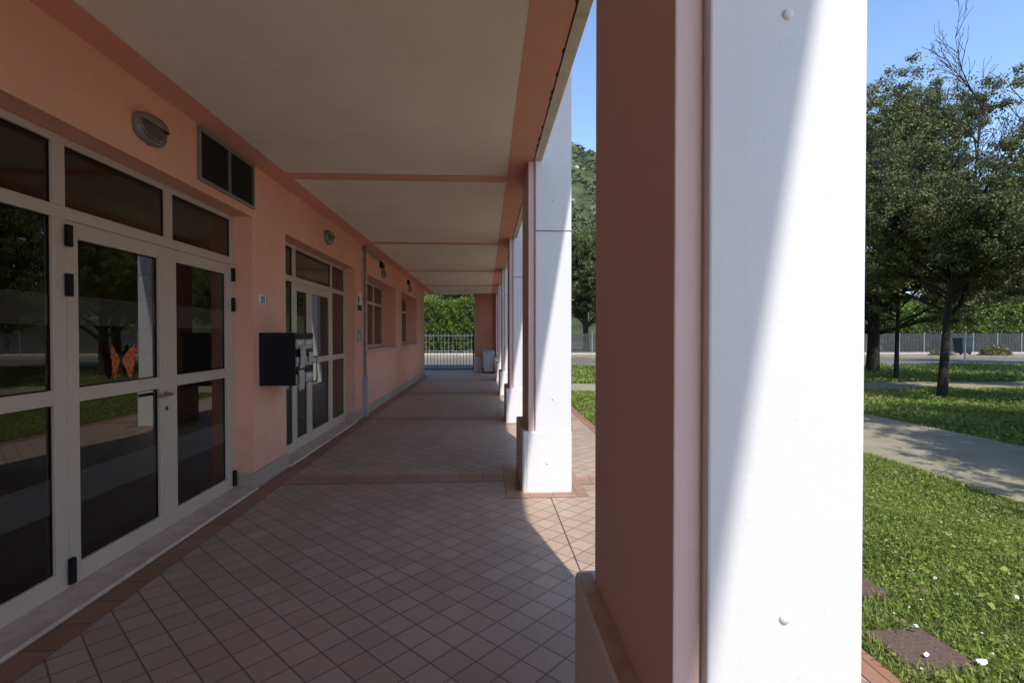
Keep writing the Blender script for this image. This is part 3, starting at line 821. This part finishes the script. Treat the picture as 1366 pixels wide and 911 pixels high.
# ------------------------------------------------------------------ far end: bins and gate
def make_bin(x, y, s, label):
    r = empty('wheeled_bin', (x, y, 0), 0, label, 'bin', 'wheeled bins at the far end of the arcade')
    b = MB(); w0, w1, d0, d1, h = .19 * s, .24 * s, .21 * s, .27 * s, .86 * s
    V = [(-w0, -d0, .06), (w0, -d0, .06), (w0, d0, .06), (-w0, d0, .06), (-w1, -d1, h), (w1, -d1, h), (w1, d1, h), (-w1, d1, h)]
    b.add(V, [(0, 3, 2, 1), (0, 1, 5, 4), (1, 2, 6, 5), (2, 3, 7, 6), (3, 0, 4, 7), (4, 5, 6, 7)])
    b.box(-w1 - .015, w1 + .015, -d1 - .02, d1 + .015, h - .05, h, 0, .01)
    b.build('body', M['bin_body'], r)
    b = MB(); V = [(-w1 - .02, -d1 - .035, h + .002), (w1 + .02, -d1 - .035, h + .002), (w1 + .02, d1 + .03, h + .002), (-w1 - .02, d1 + .03, h + .002)]
    b.add(V + [(-w1 + .02, -d1 + .03, h + .06), (w1 - .02, -d1 + .03, h + .06), (w1 - .02, d1 - .03, h + .075), (-w1 + .02, d1 - .03, h + .075)],
          [(0, 3, 2, 1), (0, 1, 5, 4), (1, 2, 6, 5), (2, 3, 7, 6), (3, 0, 4, 7), (4, 5, 6, 7)])
    b.build('lid', M['bin_lid'], r)
    for sgn in (-1, 1):
        b = MB(); b.tube([(sgn * (w0 + .005), d0 + .02, .095), (sgn * (w0 + .05), d0 + .02, .095)], .095, 16); b.build('wheel', M['black'], r)
    b = MB(); b.tube([(-w1 + .02, d1 + .05, h - .01), (w1 - .02, d1 + .05, h - .01)], .014, 8)
    b.build('handle', M['bin_lid'], r)
    return r
make_bin(0.115, 20.5, 0.98, 'pale grey wheeled bin with a blue lid, against the end wall')
make_bin(0.60, 19.9, 0.80, 'smaller pale bin with a blue lid half hidden behind the far columns')

GY = 21.9
g = empty('metal_gate', (-1.7, GY, 0), 0, 'grey metal bar gate closing the far end of the arcade', 'gate')
b = MB()
x = -2.4
xs = np.arange(-2.35, 1.16, 0.14)
for k, xv in enumerate(xs): b.box(xv - .009, xv + .009, -.009, .009, .06, 1.60)
b.build('bar', M['gate'], g)
b = MB()
for z in (.06, 1.28, 1.46): b.box(-2.4, 1.16, -.02, .02, z, z + .035)
b.build('rail', M['gate'], g)
for xv in (-2.42, 1.17):
    b = MB(); b.box(xv - .03, xv + .03, -.03, .03, -.05, 1.72, 0, .004); b.build('post', M['gate'], g)

# ------------------------------------------------------------------ street fence, hedge, pole, bins
FY = 38.3
fence = empty('street_fence', (30, FY, 0), 0, 'long grey fence of upright slats on a low wall across the street', 'fence')
FXS = np.arange(2.0, 79, 2.05)
def fence_panel_mesh():
    b = MB()
    n = 16
    for k in range(n):
        x = .06 + (2.05 - .06) * (k + .5) / n
        b.box(x - .038, x + .038, -.012, .012, .20, 1.66)
    for z in (.24, 1.50): b.box(.05, 2.0, .013, .045, z, z + .05)
    return b
pan = fence_panel_mesh().build('slat_panel', M['fence'], fence); pan.location = (FXS[0] - 30, 0, 0)
pb = MB(); pb.box(-.035, .035, -.03, .05, 0.03, 1.72, 0, .004)
post = pb.build('post', M['fence_post'], fence); post.location = (FXS[0] - 30, 0, 0)
for xv in FXS[1:]:
    o = pan.copy(); COL.objects.link(o); o.location = (xv - 30, 0, 0)
    o = post.copy(); COL.objects.link(o); o.location = (xv - 30, 0, 0)
FXR = [-16.4 + 2.3 * k for k in range(8)]
rl = MB()
for k in range(8): rl.box(.12 + .28 * k - .009, .12 + .28 * k + .009, -.009, .009, .17, 1.66)
for z in (.30, 1.46): rl.box(.0, 2.3, -.02, .02, z, z + .04)
rl = rl.build('railing', M['fence_post'], fence); rl.location = (FXR[0] - 30, 0, 0)
for xv in FXR[1:]:
    o = rl.copy(); COL.objects.link(o); o.location = (xv - 30, 0, 0)
b = MB(); b.box(-85, 49, -.09, .12, -.02, .17, 0, .01); b.build('low_wall', M['concrete'], fence)

def leaf_cloud(centers, size, up=0.4, aspect=1.7, r=None, out=None):
    """diamond leaves at centers (Nx3) -> verts, faces"""
    R = r if r is not None else rng
    n = len(centers)
    nrm = R.normal(size=(n, 3)); nrm[:, 2] = np.abs(nrm[:, 2]) + up
    if out is not None: nrm = R.normal(size=(n, 3)) * .55 + out * 1.1 + np.array([0, 0, up])
    nrm /= np.linalg.norm(nrm, axis=1, keepdims=True)
    t = R.normal(size=(n, 3)); t -= nrm * np.sum(t * nrm, 1, keepdims=True); t /= np.linalg.norm(t, axis=1, keepdims=True)
    s = np.cross(nrm, t)
    L = (size * R.uniform(0.6, 1.35, n))[:, None]
    W = L / aspect
    droop = nrm * L * 0.15
    V = np.stack([centers - t * L * .5, centers + s * W * .5 + droop, centers + t * L * .5 - droop * .3, centers - s * W * .5 + droop], 1).reshape(-1, 3)
    F = np.arange(4 * n).reshape(n, 4)
    return V, F

def hedge(name, x0, x1, y0, y1, z1, dens, size, label, seed, rough=0.15):
    R = np.random.default_rng(seed)
    r = empty(name, ((x0 + x1) / 2, (y0 + y1) / 2, 0), 0, label, 'hedge')
    A = []
    def bump(a, b_): return rough * (np.sin(a * 2.1 + seed) + np.sin(a * 4.7 + b_ * 3.1 + seed) * .6 + np.sin(b_ * 5.3) * .5 + 1.1 * np.sin(a * 8.3 + 2 * np.sin(b_ * 3)) * np.sin(b_ * 7.1 + a))
    n = int((x1 - x0) * z1 * dens)
    a = R.uniform(x0, x1, n); z = R.uniform(0.15, z1, n)
    A.append(np.stack([a, y0 + bump(a, z) + np.abs(R.normal(0, .18, n)), z], 1))
    n = int((x1 - x0) * (y1 - y0) * dens * .8)
    a = R.uniform(x0, x1, n); y = R.uniform(y0, y1, n)
    A.append(np.stack([a, y, z1 + bump(a, y) + R.normal(0, .10, n) + (R.random(n) < .08) * R.uniform(0, .3, n)], 1))
    n = int((y1 - y0) * z1 * dens)
    for xe in (x0, x1):
        y = R.uniform(y0, y1, n); z = R.uniform(.1, z1, n)
        A.append(np.stack([xe + bump(y, z) + R.normal(0, .08, n), y, z], 1))
    C = np.concatenate(A) - np.array([(x0 + x1) / 2, (y0 + y1) / 2, 0])
    V, F = leaf_cloud(C, size, .5, 1.8, R)
    np_mesh('foliage', V, F, M['hedge_leaf'], r)
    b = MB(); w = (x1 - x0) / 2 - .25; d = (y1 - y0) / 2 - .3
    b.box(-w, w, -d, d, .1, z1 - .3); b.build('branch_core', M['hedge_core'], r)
hedge('clipped_hedge', -16, 1.6, 39.2, 40.9, 4.1, 480, .125, 'tall bright green clipped hedge seen through the gate', 11)
hedge('clipped_hedge', 34, 62, 40.2, 42.0, 3.85, 130, .2, 'bright green clipped hedge behind the fence below the ochre house', 12)

r = empty('sign_pole', (24.56, 24.6, 0), 0, 'thin grey metal pole at the road edge', 'pole')
b = MB(); b.tube([(0, 0, -.1), (0, 0, 2.5)], .035, 10); b.build('shaft', M['pole'], r)
b = MB(); b.dome((0, 0, 2.5), .038, (0, 0, 1)); b.build('cap', M['pole'], r)
r = empty('street_bin', (36.75, 37.0, 0.03), 0, 'dark street waste container in front of the grey fence', 'bin')
b = MB(); b.add([(-.36, -.35, .1), (.36, -.35, .1), (.36, .35, .1), (-.36, .35, .1), (-.42, -.40, 1.2), (.42, -.40, 1.2), (.42, .40, 1.2), (-.42, .40, 1.2)],
                [(0, 3, 2, 1), (0, 1, 5, 4), (1, 2, 6, 5), (2, 3, 7, 6), (3, 0, 4, 7), (4, 5, 6, 7)]); b.build('body', M['dumpster'], r)
b = MB(); b.box(-.45, .45, -.44, .44, 1.2, 1.29, 0, .02); b.build('lid', M['dumpster'], r)
for sx in (-.35, .35):
    b = MB(); b.tube([(sx - .03, -.2, .08), (sx + .03, -.2, .08)], .08, 12); b.build('wheel', M['black'], r)

def shrub(x, y, rx, h, n, label, mat, size):
    R = np.random.default_rng(int(x * 10))
    r = empty('shrub', (x, y, 0.03), 0, label, 'shrub')
    u = R.normal(size=(n, 3)); u /= np.linalg.norm(u, axis=1, keepdims=True); rad = R.uniform(.4, 1, n) ** .5
    C = u * rad[:, None] * np.array([rx, .6, h]); C[:, 2] = np.abs(C[:, 2])
    V, F = leaf_cloud(C, size, .0, 4, R); np_mesh('foliage', V, F, M[mat], r)
    b = MB()
    for k in range(9):
        a = R.uniform(-.6, .6); b.tube([(a * rx, 0, -.05), (a * rx * 1.3, R.uniform(-.3, .3), h * .8)], [.02, .006], 5)
    b.build('stem', M['twig'], r)
shrub(37.7, 35.4, 1.25, .75, 900, 'dry grassy shrub on the verge beside the street bin', 'weed', .28)
shrub(33.9, 35.8, 1.0, .4, 400, 'low dry weed clump on the verge, smaller than the dry shrub', 'weed', .24)

# ------------------------------------------------------------------ trees
def skeleton(seed, h0, trunk_r, lean, height, spread, nlimb, bare=False):
    """returns tube list [(pts, radii)], list of twig-tip points"""
    R = random.Random(seed)
    tubes = []; tips = []
    top = Vector((lean[0] * height, lean[1] * height, height))
    pts = []; rad = []
    n = 8
    for i in range(n + 1):
        t = i / n
        p = Vector((lean[0] * height * t + .06 * math.sin(3 * t + seed), lean[1] * height * t + .05 * math.sin(4 * t + seed), height * t * .85))
        pts.append(p); rad.append(trunk_r * (1.12 if i == 0 else 1) * (1 - .75 * t) + .015)
    tubes.append((pts, rad))
    for k in range(nlimb):
        t = R.uniform(h0 / height, .97) if k else h0 / height
        base = pts[0].lerp(pts[-1], 0)
        idx = min(n - 1, int(t * n)); base = pts[idx].lerp(pts[idx + 1], t * n - idx)
        ang = 2.4 * k + R.uniform(-.5, .5)
        ln = spread * R.uniform(.65, 1.05) * (1.0 - .45 * max(0, t - .5))
        el = R.uniform(.32, .8) + .6 * max(0, t - .6)
        d = Vector((math.cos(ang) * math.cos(el), math.sin(ang) * math.cos(el), math.sin(el)))
        q = base.copy(); lp = [q.copy()]; lr = [trunk_r * .42 * (1 - .5 * t) + .012]
        m = 5
        for j in range(m):
            d = (d + Vector((R.uniform(-.22, .22), R.uniform(-.22, .22), R.uniform(-.08, .2)))).normalized()
            q = q + d * ln / m; lp.append(q.copy()); lr.append(lr[0] * (1 - (j + 1) / m) + .008)
            if j >= 1:
                for w in range(2):
                    d2 = (d + Vector((R.uniform(-1, 1), R.uniform(-1, 1), R.uniform(-.5, .8)))).normalized()
                    l2 = ln * R.uniform(.18, .4)
                    e = q + d2 * l2
                    mid = q + d2 * l2 * .5 + Vector((0, 0, R.uniform(-.05, .1)))
                    tubes.append(([q.copy(), mid, e], [.016, .011, .005])); tips += [mid, e]
        tubes.append((lp, lr)); tips.append(q.copy())
    return tubes, tips

def tree_mesh(seed, h0, trunk_r, lean, height, spread, nlimb, nleaf, lsize, clump, mat, flat=.7, extra=None):
    tubes, tips = skeleton(seed, h0, trunk_r, lean, height, spread, nlimb)
    R = np.random.default_rng(seed)
    b = MB()
    for p, r_ in tubes: b.tube(p, r_, 8 if r_[0] > .06 else 5, 0, False)
    if extra:
        for p, r_ in extra: b.tube(p, r_, 6 if r_[0] > .05 else 4, 0, False)
    T = np.array([tuple(p) for p in tips])
    T = T[T[:, 2] > h0 * .75]
    idx = R.integers(0, len(T), nleaf)
    # clumps: a second jitter level so leaves bunch into sprays
    sub_n = len(T) * 7
    S = T[R.integers(0, len(T), sub_n)] + R.normal(size=(sub_n, 3)) * np.array([clump, clump, clump * flat])
    w = R.exponential(1.0, sub_n); w /= w.sum()
    g = R.normal(size=(nleaf, 3))
    gn = g / np.linalg.norm(g, axis=1, keepdims=True)
    rad = (np.abs(R.normal(1.0, .35, nleaf)) * 1.35)[:, None]
    C = S[R.choice(sub_n, nleaf, p=w)] + gn * rad * np.array([clump * .27, clump * .27, clump * .19])
    k = C[:, 2] > h0 * .74
    C = C[k]
    V, F = leaf_cloud(C, lsize, .35, 1.9, R, gn[k])
    return b, V, F

def plant_tree(name, loc, label, group, args, mat='oak_leaf', rz=0, scale=1.0, extra=None):
    b, V, F = tree_mesh(*args, extra=extra) if extra else tree_mesh(*args)
    r = empty(name, loc, rz, label, 'tree', group); r.scale = (scale,) * 3
    b.build('trunk', M['bark'], r)
    np_mesh('crown', V, F, M[mat], r)
    return r

def bare_branches(seed):
    R = random.Random(seed); out = []
    def grow(p, d, ln, rad, lev):
        pts = [p.copy()]; rr_ = [rad]
        n = 5
        for i in range(n):
            d = (d + Vector((R.uniform(-.14, .14), R.uniform(-.14, .14), R.uniform(-.04, .10)))).normalized()
            p = p + d * ln / n; pts.append(p.copy()); rr_.append(max(.005, rad * (1 - .8 * (i + 1) / n)))
            if lev < 3 and i >= 1:
                for w in range(2 if lev < 2 else 1):
                    d2 = (d * 1.0 + Vector((R.uniform(-.75, .75), R.uniform(-.75, .75), R.uniform(-.1, .4)))).normalized()
                    grow(p, d2, ln * R.uniform(.3, .5), rad * .42, lev + 1)
        out.append((pts, rr_))
    grow(Vector((.25, .0, 3.2)), Vector((.12, -.1, 1)).normalized(), 3.7, .055, 0)
    grow(Vector((.25, .0, 3.3)), Vector((.50, -.1, 1)).normalized(), 5.0, .08, 0)
    grow(Vector((.2, .1, 3.0)), Vector((-.75, .2, 1)).normalized(), 2.8, .05, 0)
    grow(Vector((.2, .1, 3.0)), Vector((-.25, -.4, 1)).normalized(), 2.7, .05, 1)
    return out
PT = 'trees on the lawn beside the path'
plant_tree('oak_tree', (11.35, 11.95, -.05), 'evergreen tree with bare dead branches sticking out of its top, beside the path', PT,
           (5, 2.3, .098, (.055, 0), 4.4, 3.2, 20, 120000, .068, .34, 'oak'), 'oak_leaf', 0, 1, bare_branches(4))
plant_tree('oak_tree', (16.1, 20.2, -.05), 'tall dense dark evergreen tree with a thick trunk, beside the cross path', PT,
           (8, 1.9, .22, (.02, 0), 10.6, 4.7, 44, 210000, .105, .50, 'oak'), 'oak_leaf')
plant_tree('oak_tree', (14.0, 16.5, -.05), 'slender young evergreen with a thin straight trunk, between the two larger trees', PT,
           (13, 2.2, .062, (.01, 0), 5.6, 2.3, 16, 60000, .08, .34, 'oak'), 'oak_leaf')
t4 = plant_tree('oak_tree', (17.6, 13.2, -.05), 'leafy greener evergreen at the right hand edge of the view', PT,
           (21, 1.9, .2, (-.01, 0), 7.6, 3.4, 28, 100000, .085, .40, 'oak'), 'green_leaf')
for (x, y, rz, s, lb) in ((7.75, 3.0, .8, .62, 'evergreen shading the path from beside it, outside the view'),
                          (8.7, 5.2, 3.6, .60, 'small evergreen shading the middle of the path, outside the view'),
                          (10.6, 4.3, 2.6, .80, 'evergreen shading the path and the lawn, outside the view'),
                          (14.5, 6.8, 4.0, .9, 'evergreen shading the lawn farther from the path, outside the view'),
                          (8.8, 19.0, .3, .82, 'evergreen on the far lawn, mirrored in the glazed doors and hidden by the near column'),
                          (11.6, 23.6, 2.1, 1.0, 'evergreen at the road edge, mirrored in the glazed doors'),
                          (30.0, 22.5, 3.3, 1.15, 'evergreen on the lawn far along the road edge'),
                          (24.5, 17.5, 1.4, 1.1, 'evergreen far along the cross path beyond the leafy tree'),
                          (19.5, -1.5, 5.2, 1.0, 'evergreen on the lawn behind the viewer')):
    c = copy_tree(t4); c.location = (x, y, -.05); c.rotation_euler = (0, 0, rz); c.scale = (s,) * 3; c['label'] = lb
# trees beyond the fence
far = plant_tree('street_tree', (9.4, 47, 0), 'dense dark tree rising behind the fence between two columns', 'trees behind the street fence',
           (34, 2.6, .3, (0, 0), 10.2, 4.6, 30, 60000, .22, .65, 'oak'), 'oak_leaf')
k = 0
for (x, y, s, lb) in ((-1.5, 56, .85, 'dark tree peeping over the hedge beyond the gate'), (20, 50, .8, 'dark tree behind the fence'), (30, 54, .85, 'dark tree behind the fence'),
                  (42, 52, .62, 'dark tree behind the bright hedge'), (52, 48, .5, 'small dark tree beside the ochre house'), (70, 60, .9, 'dark tree behind the fence'), (85, 56, .9, 'dark tree behind the fence'), (-14, 52, .9, 'dark tree behind the tall hedge')):
    k += 1
    c = copy_tree(far); c.location = (x, y, 0); c.rotation_euler = (0, 0, 1.7 * k); c.scale = (s,) * 3; c['label'] = lb

# ochre house beyond the right hedge
h = empty('ochre_house', (66.7, 60, 0), 0, 'ochre house with an orange tiled roof glimpsed behind the trees', 'house')
b = MB(); b.box(-6, 8, -5, 6, 0, 9.1); b.build('wall', M['ochre'], h)
b = MB(); b.box(-6.7, 8.7, -5.7, 6.7, 9.1, 9.32)
b.add([(-6.7, -5.7, 9.32), (8.7, -5.7, 9.32), (8.7, 6.7, 9.32), (-6.7, 6.7, 9.32), (-2, .5, 11.4), (4, .5, 11.4)], [(0, 1, 5, 4), (1, 2, 5), (2, 3, 4, 5), (3, 0, 4)])
b.build('roof', M['rooftile'], h)
for xv in (-4.2, -.8, 2.6, 5.8):
    for z in (1.2, 5.6):
        b = MB(); b.box(xv - .55, xv + .55, -5.05, -5.002, z, z + 1.5); w = b.build('window', M['frame'], h)
        b = MB(); b.box(xv - .47, xv + .47, -5.062, -5.052, z + .08, z + 1.42); b.build('pane', M['black'], w)

# ------------------------------------------------------------------ hill
def hill_h(X, Y):
    ridge = 150 * np.exp(-((X - 20) / 190.0) ** 2) + 40 * np.exp(-((X + 260) / 220.0) ** 2)
    ridge = ridge * 1.08
    t = np.clip((Y - 120) / 290.0, 0, 1)
    base = ridge * (t ** 1.25) - 3 * (1 - t)
    nz = 4.5 * np.sin(X * .045 + 1) * np.sin(Y * .04) + 2.6 * np.sin(X * .11 + Y * .07) + 1.5 * np.sin(X * .27 - Y * .21) + 0.9 * np.sin(X * .6 + Y * .5)
    return base + nz * t
X0, X1, Y0, Y1 = -420, 520, 110, 470
o = grid_sheet('hill', X0, X1, Y0, Y1, 320, 180, hill_h, M['hill']); tag(o, kind='structure')
R = np.random.default_rng(77)
n = 3800
sx = R.uniform(-60, 200, n); sy = R.uniform(150, 425, n)
sz = hill_h(sx, sy)
keep = (np.sin(sx * .05) * np.sin(sy * .06) + R.normal(0, .6, n)) > -.25
B_ = np.stack([sx, sy, sz], 1)[keep]
C = np.repeat(B_, 16, 0) + R.normal(size=(len(B_) * 16, 3)) * np.array([1.1, 1.1, .8]) + np.array([0, 0, .8])
V, F = leaf_cloud(C, 1.6, .4, 1.3, R)
tag(np_mesh('hillside_scrub', V, F, M['scrub']), 'green scrub covering the rocky hillside', 'scrub', None, 'stuff')

# ------------------------------------------------------------------ grass
def blades(n, xs, ys, hmin, hmax, wid, R, broad=False):
    base = np.stack([xs, ys, lawn_height(xs, ys) - .004], 1)
    ang = R.uniform(0, 2 * PI, n); lean = R.uniform(.1, 1.1, n)
    L = R.uniform(hmin, hmax, n)
    d = np.stack([np.cos(ang) * np.sin(lean), np.sin(ang) * np.sin(lean), np.cos(lean)], 1)
    s = np.stack([-np.sin(ang), np.cos(ang), np.zeros(n)], 1)
    s = s + R.normal(0, .25, (n, 3)); s /= np.linalg.norm(s, axis=1, keepdims=True)
    W = wid * R.uniform(.6, 1.4, n)
    m = base + d * (L * .6)[:, None]
    d2 = d.copy(); d2[:, 2] -= .55; d2 /= np.linalg.norm(d2, axis=1, keepdims=True)
    tip = m + d2 * (L * .45)[:, None]
    V = np.stack([base, m + s * W[:, None], tip, m - s * W[:, None]], 1).reshape(-1, 3)
    return V, np.arange(4 * n).reshape(n, 4)
R = np.random.default_rng(21)
GV = []; GF = []; off = 0
def addg(V, F):
    global off
    GV.append(V); GF.append(F + off); off += len(V)
HOLES = [(2.13, 2.355, .17), (2.29, 2.99, .12)]
def scatter(n, x0, x1, y0, y1, patch=2.2, thr=-.9):
    xs = R.uniform(x0, x1, n); ys = R.uniform(y0, y1, n)
    d = np.sin(xs * patch + 1.1 * np.sin(ys * 1.7)) * np.sin(ys * patch * .9 + .7) + R.normal(0, .45, n)
    k = d > thr
    for hx, hy, hr in HOLES: k &= ~((np.abs(xs - hx) < hr) & (np.abs(ys - hy) < hr * .95))
    return xs[k], ys[k]
def field(n, x0, x1, y0, y1, h0, h1, w, thr=-.9):
    xs, ys = scatter(n, x0, x1, y0, y1, 2.2, thr)
    addg(*blades(len(xs), xs, ys, h0, h1, w, R))
def clover(n, x0, x1, y0, y1, size, zmax, thr=-.5):
    xs, ys = scatter(n, x0, x1, y0, y1, 1.6, thr)
    C = np.stack([xs, ys, lawn_height(xs, ys) + R.uniform(.01, zmax, len(xs))], 1)
    addg(*leaf_cloud(C, size, .9, 1.35, R))
field(120000, 1.84, 4.93, 1.2, 9.0, .04, .10, .0030)
clover(95000, 1.84, 4.93, 1.2, 9.0, .019, .055)
clover(26000, 1.86, 4.9, 1.2, 9.0, .027, .07, .0)
clover(1300, 1.9, 4.9, 1.2, 9.0, .055, .09, .3)
field(26000, 1.84, 4.93, 9.0, 13.7, .05, .12, .006)
clover(14000, 1.84, 4.93, 9.0, 13.7, .045, .07)
field(70000, 7.35, 22, 5.5, 13.7, .06, .15, .010, -.6)
clover(26000, 7.35, 22, 5.5, 13.7, .07, .09)
field(60000, 1.84, 34, 15.7, 25.1, .08, .20, .016, -.6)
clover(22000, 1.84, 34, 15.7, 25.1, .10, .12)
field(9000, 22, 60, 8, 13.7, .1, .2, .02); field(9000, 34, 74, 15.7, 25.1, .1, .2, .022); field(6000, 1.84, 4.9, -1.4, 1.2, .05, .11, .008)
tag(np_mesh('grass', np.concatenate(GV), np.concatenate(GF), M['grass']), 'uneven green grass and clover of the lawn', 'grass', None, 'stuff')
# daisies
nd = 260
xs = np.concatenate([R.uniform(1.95, 4.9, nd), R.uniform(7.5, 22, 500), R.uniform(4, 34, 900)])
ys = np.concatenate([R.uniform(1.6, 8, nd), R.uniform(7, 13.5, 500), R.uniform(15.9, 25, 900)])
sz = np.concatenate([np.full(nd, .0125), np.full(500, .035), np.full(900, .055)])
C = np.stack([xs, ys, lawn_height(xs, ys) + np.concatenate([R.uniform(.05, .09, nd), R.uniform(.08, .14, 500), R.uniform(.12, .2, 900)])], 1)
a = np.linspace(0, 2 * PI, 7)[:-1]
ring = np.stack([np.cos(a), np.sin(a), np.zeros(6)], 1) * .5
V = (C[:, None, :] + ring[None] * sz[:, None, None]).reshape(-1, 3)
tag(np_mesh('daisies', V, np.arange(len(V)).reshape(-1, 6), M['daisy']), 'scattered small white daisies in the lawn', 'flowers', None, 'stuff')

# manhole covers in the grass, paper scraps
def manhole(x, y, w, d, rz, label):
    r = empty('inspection_cover', (x, y, -.012), rz, label, 'manhole cover', 'inspection covers in the lawn')
    b = MB(); b.box(-w / 2, w / 2, -d / 2, d / 2, -.03, .012, 0, .004)
    for i in range(9):
        for j in range(9):
            cx_ = -w / 2 + w * (i + .5) / 9; cy_ = -d / 2 + d * (j + .5) / 9
            b.box(cx_ - .011, cx_ + .011, cy_ - .006, cy_ + .006, .0115, .0132)
    b.build('lid', M['manhole'], r)
    b = MB(); t = .02
    for q in ((-w / 2 - t, w / 2 + t, -d / 2 - t, -d / 2 - .002), (-w / 2 - t, w / 2 + t, d / 2 + .002, d / 2 + t), (-w / 2 - t, -w / 2 - .002, -d / 2, d / 2), (w / 2 + .002, w / 2 + t, -d / 2, d / 2)): b.box(*q, -.03, .009)
    b.build('rim', M['manhole'], r)
manhole(2.13, 2.355, .29, .28, .03, 'square rusty brown inspection cover in the grass near the tiled edge')
manhole(2.29, 2.99, .2, .2, .05, 'small brown inspection cover in the grass half hidden by the white column')
def scrap(x, y, s, label, seed, z=.02):
    R_ = random.Random(seed); n = 9
    V = [(s * R_.uniform(.7, 1.1) * math.cos(2 * PI * k / n), s * .6 * R_.uniform(.6, 1.1) * math.sin(2 * PI * k / n), R_.uniform(0, .015)) for k in range(n)] + [(0, 0, .02)]
    F = [(k, (k + 1) % n, n) for k in range(n)]
    V2 = [(x_, y_, z_ - .003) for x_, y_, z_ in V]
    b = MB(); b.add(V, F); b.add(V2, [tuple(reversed(f)) for f in F])
    o = b.build('paper_scrap', M['paper'], None, (x, y, z), label, 'litter', 'white scraps lying in the grass')
    o.rotation_euler = (R_.uniform(-.2, .2), R_.uniform(-.2, .2), R_.uniform(0, 6))
scrap(2.295, 2.205, .030, 'large white paper scrap at the corner of the rusty inspection cover', 1)
scrap(2.10, 2.28, .017, 'white paper scrap lying on the rusty inspection cover', 2, .012)
scrap(2.22, 2.47, .018, 'white paper scrap at the far edge of the rusty inspection cover', 3, .03)
scrap(2.72, 2.90, .016, 'white paper scrap in the grass behind the rusty cover', 4, .06)
scrap(2.98, 2.665, .016, 'white paper scrap in deeper grass at the edge of the view', 5, .06)

# ------------------------------------------------------------------ light, sky, camera
sd = Vector((0.163, -0.74, 1.0)).normalized()
el = math.asin(sd.z); az = math.atan2(sd.x, sd.y)
w = bpy.data.worlds.new('World'); SC.world = w; w.use_nodes = True
nt = w.node_tree
bg = nt.nodes['Background']
sky = nt.nodes.new('ShaderNodeTexSky'); sky.sky_type = 'NISHITA'; sky.sun_disc = False
sky.sun_elevation = el; sky.sun_rotation = az; sky.air_density = 0.8; sky.dust_density = 0.25; sky.ozone_density = 2.2
nt.links.new(sky.outputs[0], bg.inputs[0]); bg.inputs[1].default_value = 0.13
ld = bpy.data.lights.new('Sun', 'SUN'); ld.energy = 2.05; ld.angle = math.radians(0.53); ld.color = (1.0, 0.955, 0.89)
lo = bpy.data.objects.new('Sun', ld); COL.objects.link(lo); lo.location = (5, -20, 30)
lo.rotation_euler = (-sd).to_track_quat('-Z', 'Y').to_euler()

cam = bpy.data.cameras.new('Camera'); co = bpy.data.objects.new('Camera', cam); COL.objects.link(co)
cam.sensor_width = 36; cam.lens = 672 / 1366 * 36
co.location = (0, 0, 1.54); co.rotation_euler = (math.radians(90 - 0.74), 0, math.radians(-2.98))
cam.clip_start = 0.05; cam.clip_end = 4000
SC.camera = co
SC.view_settings.view_transform = 'Standard'; SC.view_settings.look = 'None'
SC.view_settings.exposure = 1.36; SC.view_settings.gamma = 1.0
SC.view_settings.use_curve_mapping = False
SC.cycles.max_bounces = 8; SC.cycles.diffuse_bounces = 5; SC.cycles.transparent_max_bounces = 12
SC.cycles.use_denoising = True
